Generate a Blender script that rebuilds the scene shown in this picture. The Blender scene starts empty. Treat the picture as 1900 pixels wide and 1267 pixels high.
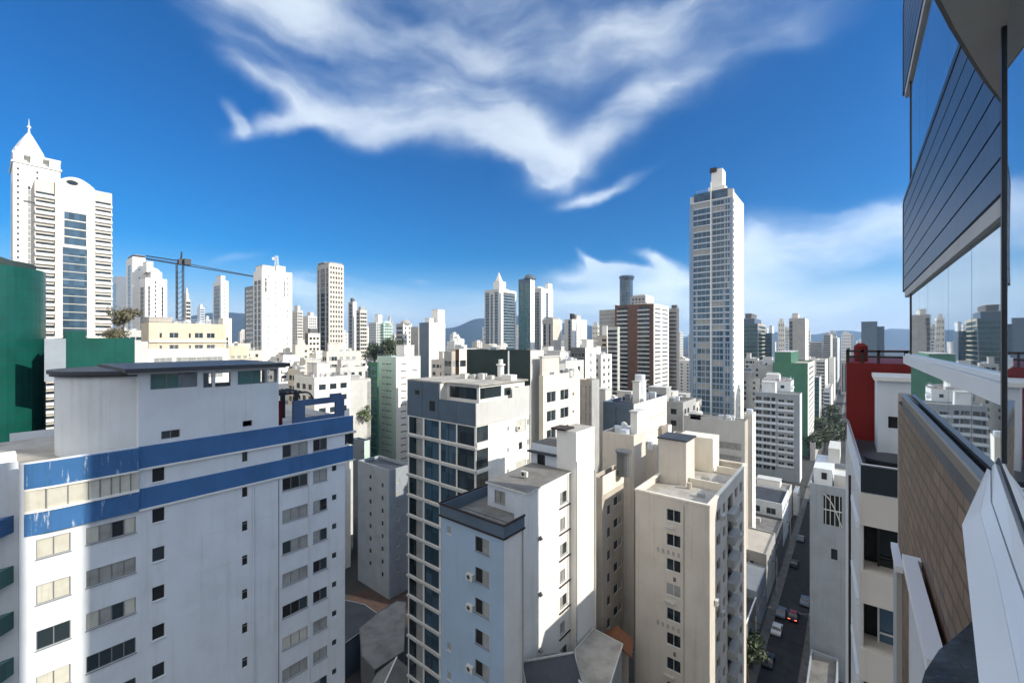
import bpy, math, random, zlib
from mathutils import Vector, Matrix
R = math.radians
random.seed(7)
SC = bpy.context.scene
COL = SC.collection

# ------------------------------------------------------------------ camera
EYE = 60.0                      # camera height above the street
YAW = R(38.7)
FPX = 790.0                     # focal length measured on the 1900 px wide photograph
cam = bpy.data.cameras.new('Camera')
cam.sensor_width = 36.0
cam.lens = 36.0 * FPX / 1900.0
cam.clip_start = 0.05
cam.clip_end = 40000
camo = bpy.data.objects.new('Camera', cam)
COL.objects.link(camo)
camo.location = (0, 0, EYE)
camo.rotation_euler = (R(90), 0, YAW)
SC.camera = camo
SC.view_settings.view_transform = 'Standard'
SC.view_settings.look = 'None'
SC.view_settings.exposure = 0.74
SC.view_settings.gamma = 1.0

# ------------------------------------------------------------------ sun
SUN_AZ = R(19)                  # from +X towards +Y
SUN_EL = R(27)
sdir = Vector((math.cos(SUN_AZ) * math.cos(SUN_EL), math.sin(SUN_AZ) * math.cos(SUN_EL), math.sin(SUN_EL)))
sun = bpy.data.lights.new('Sun', 'SUN')
sun.energy = 3.6
sun.angle = R(0.53)
sun.color = (1.0, 0.93, 0.80)
suno = bpy.data.objects.new('Sun', sun)
COL.objects.link(suno)
suno.rotation_euler = sdir.to_track_quat('Z', 'Y').to_euler()
suno.location = (60, 20, 120)

# ------------------------------------------------------------------ measuring helpers (photo pixel -> point in the place)
SY, CY = math.sin(YAW), math.cos(YAW)
def ray(u, v):
    a = (u - 950.0) / FPX
    b = (633.5 - v) / FPX
    return Vector((-SY + CY * a, CY + SY * a, b))
def onD(u, v, d): return ray(u, v) * d + Vector((0, 0, EYE))
def onX(u, v, X):
    r = ray(u, v); return r * (X / r.x) + Vector((0, 0, EYE))
def onY(u, v, Y):
    r = ray(u, v); return r * (Y / r.y) + Vector((0, 0, EYE))
def onZ(u, v, Z):
    r = ray(u, v); return r * ((Z - EYE) / r.z) + Vector((0, 0, EYE))

# ------------------------------------------------------------------ world: Nishita sky + cloud layer by direction
w = bpy.data.worlds.new('World')
SC.world = w
w.use_nodes = True
nt = w.node_tree
nt.nodes.clear()
def N(tree, typ, **kw):
    n = tree.nodes.new(typ)
    for k, v in kw.items():
        if k.startswith('i_'):
            n.inputs[k[2:].replace('_', ' ')].default_value = v
        else:
            setattr(n, k, v)
    return n
def MATH(tree, op, a, b=None, c=None, clamp=False):
    n = tree.nodes.new('ShaderNodeMath'); n.operation = op; n.use_clamp = clamp
    for i, x in enumerate((a, b, c)):
        if x is None: continue
        if isinstance(x, (int, float)): n.inputs[i].default_value = x
        else: tree.links.new(x, n.inputs[i])
    return n.outputs[0]
def SMOOTH(tree, x, lo, hi, o0=0.0, o1=1.0):
    n = tree.nodes.new('ShaderNodeMapRange'); n.interpolation_type = 'SMOOTHSTEP'
    tree.links.new(x, n.inputs['Value'])
    n.inputs['From Min'].default_value = lo; n.inputs['From Max'].default_value = hi
    n.inputs['To Min'].default_value = o0; n.inputs['To Max'].default_value = o1
    return n.outputs['Result']

L = nt.links.new
sky = N(nt, 'ShaderNodeTexSky', sky_type='NISHITA')
sky.sun_disc = False
sky.sun_elevation = SUN_EL
sky.sun_rotation = R(90) - SUN_AZ
sky.altitude = 50
sky.air_density = 1.0
sky.dust_density = 0.35
sky.ozone_density = 3.2
hsv = N(nt, 'ShaderNodeHueSaturation', i_Hue=0.511, i_Saturation=2.0, i_Value=.73)
L(sky.outputs[0], hsv.inputs['Color'])
bg_sky = N(nt, 'ShaderNodeBackground', i_Strength=0.11)
L(hsv.outputs[0], bg_sky.inputs[0])
tc = N(nt, 'ShaderNodeTexCoord')
sep = N(nt, 'ShaderNodeSeparateXYZ')
L(tc.outputs['Generated'], sep.inputs[0])
az = MATH(nt, 'ARCTAN2', sep.outputs[0], sep.outputs[1])
el = MATH(nt, 'ARCSINE', sep.outputs[2])
comb = N(nt, 'ShaderNodeCombineXYZ')
L(az, comb.inputs[0]); L(el, comb.inputs[1])
warpn = N(nt, 'ShaderNodeTexNoise', i_Scale=3.2, i_Detail=6.0, i_Roughness=0.5)
L(comb.outputs[0], warpn.inputs['Vector'])
wsub = N(nt, 'ShaderNodeVectorMath', operation='SUBTRACT'); wsub.inputs[1].default_value = (.5, .5, .5)
L(warpn.outputs['Color'], wsub.inputs[0])
wsc = N(nt, 'ShaderNodeVectorMath', operation='MULTIPLY'); wsc.inputs[1].default_value = (.20, .17, 0)
L(wsub.outputs[0], wsc.inputs[0])
wadd = N(nt, 'ShaderNodeVectorMath', operation='ADD')
L(comb.outputs[0], wadd.inputs[0]); L(wsc.outputs[0], wadd.inputs[1])
def azel(u, v):
    d = ray(u, v).normalized()
    return math.atan2(d.x, d.y), math.asin(d.z)
def blob(u0, v0, u1, v1, wid, strength, soft=1.0):
    """one elongated bank of cloud between two directions"""
    a0, e0 = azel(u0, v0); a1, e1 = azel(u1, v1)
    ln = math.hypot(a1 - a0, e1 - e0) / 2
    m = N(nt, 'ShaderNodeMapping', vector_type='TEXTURE')
    m.inputs['Location'].default_value = ((a0 + a1) / 2, (e0 + e1) / 2, 0)
    m.inputs['Rotation'].default_value = (0, 0, math.atan2(e1 - e0, a1 - a0))
    m.inputs['Scale'].default_value = (ln + wid, wid, 1)
    L(wadd.outputs[0], m.inputs['Vector'])
    le = N(nt, 'ShaderNodeVectorMath', operation='LENGTH'); L(m.outputs[0], le.inputs[0])
    return SMOOTH(nt, le.outputs['Value'], 1.45 * soft, 0.0, 0.0, strength)
banks = [
    # high sheet with a trailing V: left limb, right limb, top edge
    (520, 20, 1010, 290, .11, .95), (480, -40, 900, 60, .12, .9), (620, -60, 1250, -10, .13, .9),
    (1000, 40, 1240, 60, .11, .85), (1180, 10, 1500, -20, .09, .9), (1280, 35, 1560, -5, .06, .9), (900, 200, 1030, 325, .07, .85),
    (1010, 325, 1060, 320, .035, .7), (1040, 315, 1190, 205, .05, .65), (1150, 235, 1290, 90, .07, .6),
    (740, 90, 1000, 210, .11, .75), (1040, 150, 1130, 190, .08, .18), (560, 165, 690, 160, .045, 1.5), (390, 80, 500, 135, .040, 1.6),
    (510, 80, 560, 130, .05, 1.5), (430, 232, 560, 195, .028, 1.3), (392, 190, 425, 230, .014, 1.2),
    (330, 5, 470, -10, .04, .85), (1030, 388, 1190, 335, .017, 1.0), (620, 215, 800, 240, .04, .6),
    (1180, 150, 1420, 120, .08, .4),
    # low banks over the city
    (1110, 490, 1275, 505, .026, 1.5), (1095, 465, 1150, 510, .016, 1.3), (1190, 455, 1280, 483, .016, 1.3),
    (1020, 540, 1280, 530, .06, 2.0), (1395, 432, 1720, 415, .05, 2.0), (1380, 490, 1720, 455, .06, 2.0),
    (1380, 550, 1760, 530, .05, 1.5), (650, 550, 900, 552, .055, 3.0), (540, 540, 740, 556, .045, 2.4),
    (750, 492, 800, 495, .010, .9), (340, 492, 500, 485, .018, .55), (640, 590, 1060, 590, .045, .95),
    (1030, 600, 1760, 590, .055, 1.15), (60, 610, 640, 600, .04, .7), (650, 570, 1010, 565, .035, 1.6),
    (1900, 330, 2300, 300, .12, .7), (2000, 120, 2600, 40, .2, .8), (-900, 300, -300, 200, .15, .7),
]
acc = None
for b in banks:
    o = blob(*b)
    acc = o if acc is None else MATH(nt, 'ADD', acc, o)
# streaky detail: noise stretched along the bank direction + fine puffs
mp = N(nt, 'ShaderNodeMapping'); mp.inputs['Rotation'].default_value = (0, 0, R(35)); mp.inputs['Scale'].default_value = (1.6, 6.0, 1)
L(wadd.outputs[0], mp.inputs['Vector'])
n1 = N(nt, 'ShaderNodeTexNoise', i_Scale=1.1, i_Detail=7.0, i_Roughness=0.48, i_Distortion=.3); L(mp.outputs[0], n1.inputs['Vector'])
n2 = N(nt, 'ShaderNodeTexNoise', i_Scale=11.0, i_Detail=9.0, i_Roughness=0.62); L(wadd.outputs[0], n2.inputs['Vector'])
acc = MATH(nt, 'MINIMUM', acc, 1.25)
den = MATH(nt, 'MULTIPLY', acc, SMOOTH(nt, n1.outputs[0], .25, .75, .18, 1.25))
den = MATH(nt, 'SUBTRACT', den, MATH(nt, 'MULTIPLY', n2.outputs[0], .24))
alpha = SMOOTH(nt, den, -0.10, 1.75, 0.0, 0.96)
# pale air near the horizon
hor = SMOOTH(nt, el, 0.20, 0.0, 0.0, 0.95)
alpha2 = MATH(nt, 'MAXIMUM', alpha, hor)
crmp = N(nt, 'ShaderNodeValToRGB')
crmp.color_ramp.elements[0].color = (.34, .50, .74, 1)
crmp.color_ramp.elements[1].color = (.74, .83, .92, 1)
crmp.color_ramp.elements[1].position = .95
crmp.color_ramp.elements[0].position = .1
L(MATH(nt, 'MAXIMUM', den, SMOOTH(nt, el, .13, .0, 0.0, .75)), crmp.inputs[0])
bg_cl = N(nt, 'ShaderNodeBackground', i_Strength=0.80)
L(SMOOTH(nt, el,   .20, .42, .94, .74), bg_cl.inputs[1])
L(crmp.outputs[0], bg_cl.inputs[0])
mixs = N(nt, 'ShaderNodeMixShader')
L(alpha2, mixs.inputs[0]); L(bg_sky.outputs[0], mixs.inputs[1]); L(bg_cl.outputs[0], mixs.inputs[2])
# added fill light: unseen bright field overhead and behind the viewer, broken by noise
dt = N(nt, 'ShaderNodeVectorMath', operation='DOT_PRODUCT'); dt.inputs[1].default_value = (-SY, CY, 0)
L(tc.outputs['Generated'], dt.inputs[0])
n3 = N(nt, 'ShaderNodeTexNoise', i_Scale=2.2, i_Detail=6.0, i_Roughness=.55); L(tc.outputs['Generated'], n3.inputs['Vector'])
fld = MATH(nt, 'MULTIPLY', SMOOTH(nt, dt.outputs['Value'], .55, .30), SMOOTH(nt, n3.outputs[0], .30, .52))
fld = MATH(nt, 'MULTIPLY', fld, SMOOTH(nt, el, .0, .12))
bg_f = N(nt, 'ShaderNodeBackground', i_Strength=1.0)
rampf = N(nt, 'ShaderNodeMix', data_type='RGBA'); rampf.inputs[6].default_value = (.50, .69, .98, 1); rampf.inputs[7].default_value = (.80, .76, .71, 1)
L(SMOOTH(nt, sep.outputs[1], .15, -.35), rampf.inputs[0]); L(rampf.outputs[2], bg_f.inputs[0])
mixf = N(nt, 'ShaderNodeMixShader')
L(fld, mixf.inputs[0]); L(mixs.outputs[0], mixf.inputs[1]); L(bg_f.outputs[0], mixf.inputs[2])
wo = N(nt, 'ShaderNodeOutputWorld')
L(mixf.outputs[0], wo.inputs[0])

# ------------------------------------------------------------------ materials
MATS = {}
def _new(name):
    m = bpy.data.materials.new(name); m.use_nodes = True
    t = m.node_tree
    return m, t, t.nodes['Principled BSDF']
def paint(name, rgb, rough=.75, var=.10, streak=.16, bump=.15, scale=1.0, patch=None):
    """weathered painted render: cloudy patches + run-down rain streaks + fine bump"""
    if name in MATS: return MATS[name]
    m, t, p = _new(name)
    g = N(t, 'ShaderNodeNewGeometry')
    n = N(t, 'ShaderNodeTexNoise', i_Scale=.35 * scale, i_Detail=6.0, i_Roughness=.6)
    t.links.new(g.outputs['Position'], n.inputs['Vector'])
    mp = N(t, 'ShaderNodeMapping'); mp.inputs['Scale'].default_value = (1.9 * scale, 1.9 * scale, .09 * scale)
    t.links.new(g.outputs['Position'], mp.inputs['Vector'])
    s = N(t, 'ShaderNodeTexNoise', i_Scale=1.0, i_Detail=5.0, i_Roughness=.65)
    t.links.new(mp.outputs[0], s.inputs['Vector'])
    f1 = SMOOTH(t, n.outputs[0], .35, .72, 1.0, 1.0 - var)
    f2 = SMOOTH(t, s.outputs[0], .50, .80, 1.0, 1.0 - streak)
    f = MATH(t, 'MULTIPLY', f1, f2)
    mx = N(t, 'ShaderNodeMix', data_type='RGBA', blend_type='MULTIPLY')
    mx.inputs[0].default_value = 1.0
    mx.inputs[6].default_value = (*rgb, 1)
    cg = N(t, 'ShaderNodeCombineColor')
    t.links.new(f, cg.inputs[0]); t.links.new(MATH(t, 'POWER', f, 1.08), cg.inputs[1]); t.links.new(MATH(t, 'POWER', f, 1.2), cg.inputs[2])
    t.links.new(cg.outputs[0], mx.inputs[7])
    t.links.new(mx.outputs[2], p.inputs['Base Color'])
    p.inputs['Roughness'].default_value = rough
    p.inputs['Specular IOR Level'].default_value = .3
    if bump:
        n3 = N(t, 'ShaderNodeTexNoise', i_Scale=14.0, i_Detail=3.0)
        t.links.new(g.outputs['Position'], n3.inputs['Vector'])
        bp = N(t, 'ShaderNodeBump', i_Strength=bump, i_Distance=.02)
        t.links.new(n3.outputs[0], bp.inputs['Height']); t.links.new(bp.outputs[0], p.inputs['Normal'])
    MATS[name] = m
    return m
def glassy(name, rgb, rough=.06, spec=.6, metal=0.0, var=.5):
    if name in MATS: return MATS[name]
    m, t, p = _new(name)
    g = N(t, 'ShaderNodeNewGeometry')
    n = N(t, 'ShaderNodeTexWhiteNoise', noise_dimensions='3D')
    sn = N(t, 'ShaderNodeVectorMath', operation='SNAP'); sn.inputs[1].default_value = (1.37, 1.37, 3.0)
    t.links.new(g.outputs['Position'], sn.inputs[0]); t.links.new(sn.outputs[0], n.inputs['Vector'])
    f = MATH(t, 'MULTIPLY_ADD', n.outputs[0], var * 1.3, 1 - var * .65)
    mx = N(t, 'ShaderNodeVectorMath', operation='SCALE'); mx.inputs[0].default_value = rgb
    t.links.new(f, mx.inputs['Scale'])
    t.links.new(mx.outputs[0], p.inputs['Base Color'])
    p.inputs['Roughness'].default_value = rough
    p.inputs['Specular IOR Level'].default_value = spec
    p.inputs['Metallic'].default_value = metal
    n4 = N(t, 'ShaderNodeTexNoise', i_Scale=.9, i_Detail=1.0)
    t.links.new(g.outputs['Position'], n4.inputs['Vector'])
    bp = N(t, 'ShaderNodeBump', i_Strength=.06, i_Distance=.05)
    t.links.new(n4.outputs[0], bp.inputs['Height']); t.links.new(bp.outputs[0], p.inputs['Normal'])
    MATS[name] = m
    return m
def solid(name, rgb, rough=.5, metal=0.0, emit=None):
    if name in MATS: return MATS[name]
    m, t, p = _new(name)
    p.inputs['Base Color'].default_value = (*rgb, 1)
    p.inputs['Roughness'].default_value = rough
    p.inputs['Metallic'].default_value = metal
    if emit:
        p.inputs['Emission Color'].default_value = (*rgb, 1); p.inputs['Emission Strength'].default_value = emit
    MATS[name] = m
    return m
def leafy(name, rgb):
    if name in MATS: return MATS[name]
    m, t, p = _new(name)
    g = N(t, 'ShaderNodeNewGeometry')
    n = N(t, 'ShaderNodeTexNoise', i_Scale=1.3, i_Detail=4.0)
    t.links.new(g.outputs['Position'], n.inputs['Vector'])
    mx = N(t, 'ShaderNodeMix', data_type='RGBA')
    mx.inputs[6].default_value = (rgb[0] * .55, rgb[1] * .6, rgb[2] * .55, 1)
    mx.inputs[7].default_value = (rgb[0] * 1.5, rgb[1] * 1.35, rgb[2] * 1.1, 1)
    t.links.new(n.outputs[0], mx.inputs[0]); t.links.new(mx.outputs[2], p.inputs['Base Color'])
    p.inputs['Roughness'].default_value = .6
    MATS[name] = m
    return m

M = dict(
    white=paint('white_paint', (.78, .77, .73), var=.08, streak=.12),
    bright=paint('bright_white_paint', (.83, .82, .78), var=.05, streak=.07),
    softwhite=paint('soft_white_paint', (.66, .70, .74), var=.10, streak=.15),
    bluewhite=paint('cool_white_paint', (.60, .66, .74), var=.08, streak=.13),
    cream=paint('cream_paint', (.77, .72, .62), var=.12, streak=.22),
    tan=paint('tan_paint', (.50, .45, .385), var=.14, streak=.25),
    beige=paint('beige_paint', (.62, .575, .515), var=.10, streak=.18),
    yellow=paint('pale_yellow_paint', (.66, .57, .43), var=.12, streak=.2),
    grey=paint('grey_paint', (.40, .40, .39), var=.14, streak=.22),
    lightgrey=paint('light_grey_paint', (.55, .55, .53), var=.10, streak=.16),
    darkgrey=paint('dark_grey_paint', (.13, .135, .14), var=.2, streak=.2),
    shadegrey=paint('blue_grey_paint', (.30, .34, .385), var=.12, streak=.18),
    towerblue=paint('tower_blue_grey_paint', (.26, .345, .45), var=.08, streak=.1),
    shadedwhite=paint('white_paint_in_shade', (.34, .455, .59), var=.08, streak=.12),  # white block's front wall, its cool shade put into the colour
    slate=paint('slate_blue_panel', (.10, .14, .19), rough=.35, var=.15, streak=.12),
    blackgreen=paint('black_green_wall', (.035, .055, .055), var=.25, streak=.25),
    brown=paint('red_brown_brick', (.165, .09, .062), var=.25, streak=.25),
    bluband=paint('blue_band_tiles', (.050, .145, .33), rough=.18, var=.16, streak=.22, bump=.05),
    green=paint('deep_green_tiles', (.006, .08, .064), rough=.3, var=.2, streak=.2, bump=.05),
    midgreen=paint('mid_green_paint', (.06, .175, .115), var=.15, streak=.22),
    mint=paint('pale_mint_paint', (.52, .68, .60), var=.10, streak=.14),
    red=paint('dark_red_paint', (.20, .012, .010), rough=.6, var=.22, streak=.25),
    roof=paint('roof_membrane', (.20, .195, .185), rough=.9, var=.35, streak=0, bump=.4, scale=1.3),
    roofpale=paint('pale_concrete_roof', (.42, .40, .36), rough=.9, var=.35, streak=0, bump=.4, scale=1.3),
    roofdark=paint('dark_metal_roof', (.055, .06, .07), rough=.45, var=.3, streak=.1),
    rooftile=paint('clay_tile_roof', (.28, .12, .06), rough=.8, var=.35, streak=.1),
    trim=paint('dark_brown_trim', (.035, .022, .02), rough=.5),
    glass=glassy('dark_window_glass', (.022, .032, .038), var=.9),
    glassblue=glassy('blue_facade_glass', (.045, .085, .125), spec=.8, var=.6),
    glassteal=glassy('teal_facade_glass', (.04, .13, .13), spec=.7),
    glassgreen=glassy('green_dark_glass', (.02, .06, .05), spec=.7),
    curtain=paint('curtain_behind_glass', (.34, .35, .34), rough=.3, var=.25, streak=.3, bump=0, scale=2.5),
    blind=paint('pale_blind_behind_glass', (.56, .55, .48), rough=.3, var=.15, streak=.25, bump=0, scale=2.5),
    black=solid('open_window_dark', (.006, .006, .007), .6),
    frame=solid('white_window_frame', (.62, .63, .62), .4),
    frameg=solid('grey_window_frame', (.22, .23, .24), .4, .3),
    frameb=solid('black_window_frame', (.02, .02, .022), .4),
    metal=solid('galvanised_metal', (.45, .46, .47), .35, .8),
    dmetal=solid('dark_steel', (.035, .035, .04), .45, .5),
    wmetal=solid('white_metal', (.72, .73, .74), .35),
    plastic=solid('white_ac_plastic', (.6, .6, .57), .5),
    acgrill=solid('dark_fan_grill', (.05, .05, .05), .6),
    rubber=solid('tyre_rubber', (.015, .015, .015), .8),
    asphalt=paint('asphalt', (.040, .042, .047), rough=.9, var=.3, streak=0, bump=.5, scale=1.4),
    pave=paint('pavement_concrete', (.16, .155, .15), rough=.9, var=.35, streak=0, bump=.4, scale=1.6),
    yard=paint('yard_brick_paving', (.085, .055, .047), rough=.9, var=.35, streak=0, bump=.4, scale=2),
    terraceblue=paint('slate_blue_terrace_paint', (.065, .115, .22), var=.15, streak=.2),
    ground=paint('city_ground', (.06, .06, .058), rough=.95, var=.5, streak=0, bump=0, scale=.06),
    bark=paint('bark', (.10, .075, .05), rough=.9),
    leaf=leafy('leaf_green', (.055, .09, .03)),
    leafd=leafy('leaf_dark', (.045, .065, .03)),
    leafdry=leafy('leaf_olive', (.11, .10, .055)),
)

def pale_runs(name, src, rgb):
    """painted tiles with pale vertical runs"""
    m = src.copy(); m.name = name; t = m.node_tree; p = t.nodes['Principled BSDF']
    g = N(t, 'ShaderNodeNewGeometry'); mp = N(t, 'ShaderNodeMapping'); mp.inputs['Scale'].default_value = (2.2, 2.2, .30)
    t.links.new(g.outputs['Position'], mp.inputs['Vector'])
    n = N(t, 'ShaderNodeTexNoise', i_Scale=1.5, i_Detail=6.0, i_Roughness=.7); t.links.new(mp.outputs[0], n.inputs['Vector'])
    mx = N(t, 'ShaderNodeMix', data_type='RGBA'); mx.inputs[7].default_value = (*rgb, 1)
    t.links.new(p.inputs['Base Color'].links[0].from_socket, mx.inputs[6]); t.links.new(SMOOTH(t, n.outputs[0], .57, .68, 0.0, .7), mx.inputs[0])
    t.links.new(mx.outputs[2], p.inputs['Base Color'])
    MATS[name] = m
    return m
M['blueruns'] = pale_runs('streaked_blue_band_tiles', M['bluband'], (.55, .62, .70))  # bay bands only: blue tiles with paler vertical runs mixed in
# ------------------------------------------------------------------ mesh builder
class MB:
    def __init__(s): s.v = []; s.f = []; s.m = []
    def face(s, pts, mi=0):
        i = len(s.v); s.v.extend([tuple(p) for p in pts]); s.f.append(tuple(range(i, i + len(pts)))); s.m.append(mi)
    def box(s, x0, y0, z0, x1, y1, z1, mi=0, skip=''):
        if x0 > x1: x0, x1 = x1, x0
        if y0 > y1: y0, y1 = y1, y0
        if z0 > z1: z0, z1 = z1, z0
        if 'd' not in skip: s.face([(x0, y0, z0), (x0, y1, z0), (x1, y1, z0), (x1, y0, z0)], mi)
        if 'u' not in skip: s.face([(x0, y0, z1), (x1, y0, z1), (x1, y1, z1), (x0, y1, z1)], mi)
        if 'f' not in skip: s.face([(x0, y0, z0), (x1, y0, z0), (x1, y0, z1), (x0, y0, z1)], mi)
        if 'b' not in skip: s.face([(x1, y1, z0), (x0, y1, z0), (x0, y1, z1), (x1, y1, z1)], mi)
        if 'r' not in skip: s.face([(x1, y0, z0), (x1, y1, z0), (x1, y1, z1), (x1, y0, z1)], mi)
        if 'l' not in skip: s.face([(x0, y1, z0), (x0, y0, z0), (x0, y0, z1), (x0, y1, z1)], mi)
        return s
    def prism(s, poly, z0, z1, mi=0, mtop=None):
        """vertical prism over a counter-clockwise plan polygon"""
        n = len(poly)
        s.face([(x, y, z1) for x, y in poly], mi if mtop is None else mtop)
        s.face([(x, y, z0) for x, y in reversed(poly)], mi)
        for i in range(n):
            (a, b), (c, d) = poly[i], poly[(i + 1) % n]
            s.face([(a, b, z0), (c, d, z0), (c, d, z1), (a, b, z1)], mi)
        return s
    def extrude(s, pts, vec, mi=0):
        """any planar polygon given thickness along vec"""
        pts = [Vector(p) for p in pts]; vec = Vector(vec)
        q = [p + vec for p in pts]
        nrm = (pts[1] - pts[0]).cross(pts[2] - pts[0])
        if nrm.dot(vec) > 0: pts, q = q, pts
        s.face(pts, mi); s.face(list(reversed(q)), mi)
        n = len(pts)
        for i in range(n):
            j = (i + 1) % n
            s.face([pts[j], pts[i], q[i], q[j]], mi)
        return s
    def cyl(s, cx, cy, z0, z1, r, n=16, mi=0, r2=None):
        r2 = r if r2 is None else r2
        a = [(math.cos(2 * math.pi * i / n), math.sin(2 * math.pi * i / n)) for i in range(n)]
        for i in range(n):
            p, q = a[i], a[(i + 1) % n]
            s.face([(cx + r * p[0], cy + r * p[1], z0), (cx + r * q[0], cy + r * q[1], z0), (cx + r2 * q[0], cy + r2 * q[1], z1), (cx + r2 * p[0], cy + r2 * p[1], z1)], mi)
        s.face([(cx + r2 * p[0], cy + r2 * p[1], z1) for p in a], mi)
        return s
    def tube(s, a, b, r, n=6, mi=0, r2=None):
        a, b = Vector(a), Vector(b); r2 = r if r2 is None else r2
        d = (b - a).normalized()
        x = d.orthogonal().normalized(); y = d.cross(x)
        c = [(x * math.cos(2 * math.pi * i / n) + y * math.sin(2 * math.pi * i / n)) for i in range(n)]
        for i in range(n):
            p, q = c[i], c[(i + 1) % n]
            s.face([a + p * r, a + q * r, b + q * r2, b + p * r2], mi)
        s.face([b + p * r2 for p in c], mi); s.face([a + p * r for p in reversed(c)], mi)
        return s
    def wall(s, o, ud, W, z0, z1, holes=(), depth=.14, mi=0, mg=None):
        """wall sheet with real openings; o = plan origin, ud = direction seen left to right from outside"""
        ox, oy = o; ux, uy = ud; nx, ny = uy, -ux        # outward normal
        P = lambda x, z, d=0.0: (ox + ux * x - nx * d, oy + uy * x - ny * d, z)
        hs = [(max(0, a), min(W, b), max(z0, c), min(z1, d)) for a, b, c, d in holes]
        hs = [h for h in hs if h[1] - h[0] > .02 and h[3] - h[2] > .02]
        rnd = lambda q: round(q, 4)
        # rows: split in z, then per row merge solid spans
        zs = sorted({rnd(z0), rnd(z1), *[rnd(h[2]) for h in hs], *[rnd(h[3]) for h in hs]})
        for za, zb in zip(zs[:-1], zs[1:]):
            zm = (za + zb) / 2
            spans = sorted((h[0], h[1]) for h in hs if h[2] < zm < h[3])
            x = 0.0
            for a, b in spans:
                if a > x + 1e-4: s.face([P(x, za), P(a, za), P(a, zb), P(x, zb)], mi)
                x = max(x, b)
            if x < W - 1e-4: s.face([P(x, za), P(W, za), P(W, zb), P(x, zb)], mi)
        for a, b, c, d in hs:
            s.face([P(a, c), P(b, c), P(b, c, depth), P(a, c, depth)], mi)
            s.face([P(b, d), P(a, d), P(a, d, depth), P(b, d, depth)], mi)
            s.face([P(a, d), P(a, c), P(a, c, depth), P(a, d, depth)], mi)
            s.face([P(b, c), P(b, d), P(b, d, depth), P(b, c, depth)], mi)
            if mg is not None: s.face([P(a, c, depth), P(b, c, depth), P(b, d, depth), P(a, d, depth)], mg)
        return s
    def mesh(s, name, mats, org=(0, 0, 0), smooth=False):
        me = bpy.data.meshes.new(name)
        ox, oy, oz = org
        me.from_pydata([(x - ox, y - oy, z - oz) for x, y, z in s.v], [], s.f)
        for m in mats: me.materials.append(m)
        me.polygons.foreach_set('material_index', s.m)
        if smooth: me.polygons.foreach_set('use_smooth', [True] * len(s.f))
        me.update()
        return me

def tag(o, label=None, cat=None, group=None, kind=None):
    if label: o['label'] = label
    if cat: o['category'] = cat
    if group: o['group'] = group
    if kind: o['kind'] = kind
    return o
ORG = {}
def thing(name, label, cat, loc, group=None):
    o = bpy.data.objects.new(name, None); COL.objects.link(o)
    o.location = loc; o.empty_display_size = .5
    ORG[o.name] = Vector(loc)
    return tag(o, label, cat, group)
def part(parent, name, mb, mats, smooth=False, label=None, kind=None):
    """mesh in world coordinates -> child object"""
    if not isinstance(mats, (list, tuple)): mats = [mats]
    org = ORG[parent.name]
    me = mb.mesh(name, mats, org, smooth)
    o = bpy.data.objects.new(name, me); COL.objects.link(o); o.parent = parent
    ORG[o.name] = org
    return tag(o, label, None, None, kind)
def solo(name, mb, mats, label=None, cat=None, group=None, kind=None, org=(0, 0, 0), smooth=False):
    if not isinstance(mats, (list, tuple)): mats = [mats]
    me = mb.mesh(name, mats, org, smooth)
    o = bpy.data.objects.new(name, me); COL.objects.link(o); o.location = org
    ORG[o.name] = Vector(org)
    return tag(o, label, cat, group, kind)

# ------------------------------------------------------------------ windows (real frame in the opening, panes behind)
WCACHE = {}
def window_meshes(wd, h, n, variant, fr, sill):
    key = (round(wd, 2), round(h, 2), n, variant, fr, sill)
    if key in WCACHE: return WCACHE[key]
    rnd = random.Random(zlib.crc32(repr(key).encode()))
    f, p = MB(), MB()
    t = .05 if wd > .9 else .035
    x0, x1, z0, z1 = -wd / 2, wd / 2, -h / 2, h / 2
    y0, y1 = .06, .115
    f.box(x0, y0, z0, x1, y1, z0 + t); f.box(x0, y0, z1 - t, x1, y1, z1)
    f.box(x0, y0, z0 + t, x0 + t, y1, z1 - t); f.box(x1 - t, y0, z0 + t, x1, y1, z1 - t)
    for i in range(1, n):
        x = x0 + wd * i / n
        f.box(x - t * .6, y0 - .004, z0 + t, x + t * .6, y1 - .004, z1 - t)
    if sill: f.box(x0 - .06, -.07, z0 - .05, x1 + .06, .05, z0 - .004)
    for i in range(n):
        a, b = x0 + wd * i / n, x0 + wd * (i + 1) / n
        k = {'dark': 0, 'curtain': 1, 'blind': 2, 'open': 3, 'blue': 4}.get(variant)
        if variant == 'mix': k = rnd.choice([0, 0, 0, 1, 1, 3])
        if variant == 'pale': k = rnd.choice([1, 1, 1, 2, 0])
        if variant == 'night': k = rnd.choice([0, 3, 3, 0, 1])
        yy = .09 if k != 3 else .1
        p.face([(a, yy, z0), (b, yy, z0), (b, yy, z1), (a, yy, z1)], k)
    pm = [M['glass'], M['curtain'], M['blind'], M['black'], M['glassblue']]
    WCACHE[key] = (f.mesh('window', [M[fr]]), p.mesh('pane', pm), f, p)
    return WCACHE[key]
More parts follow.
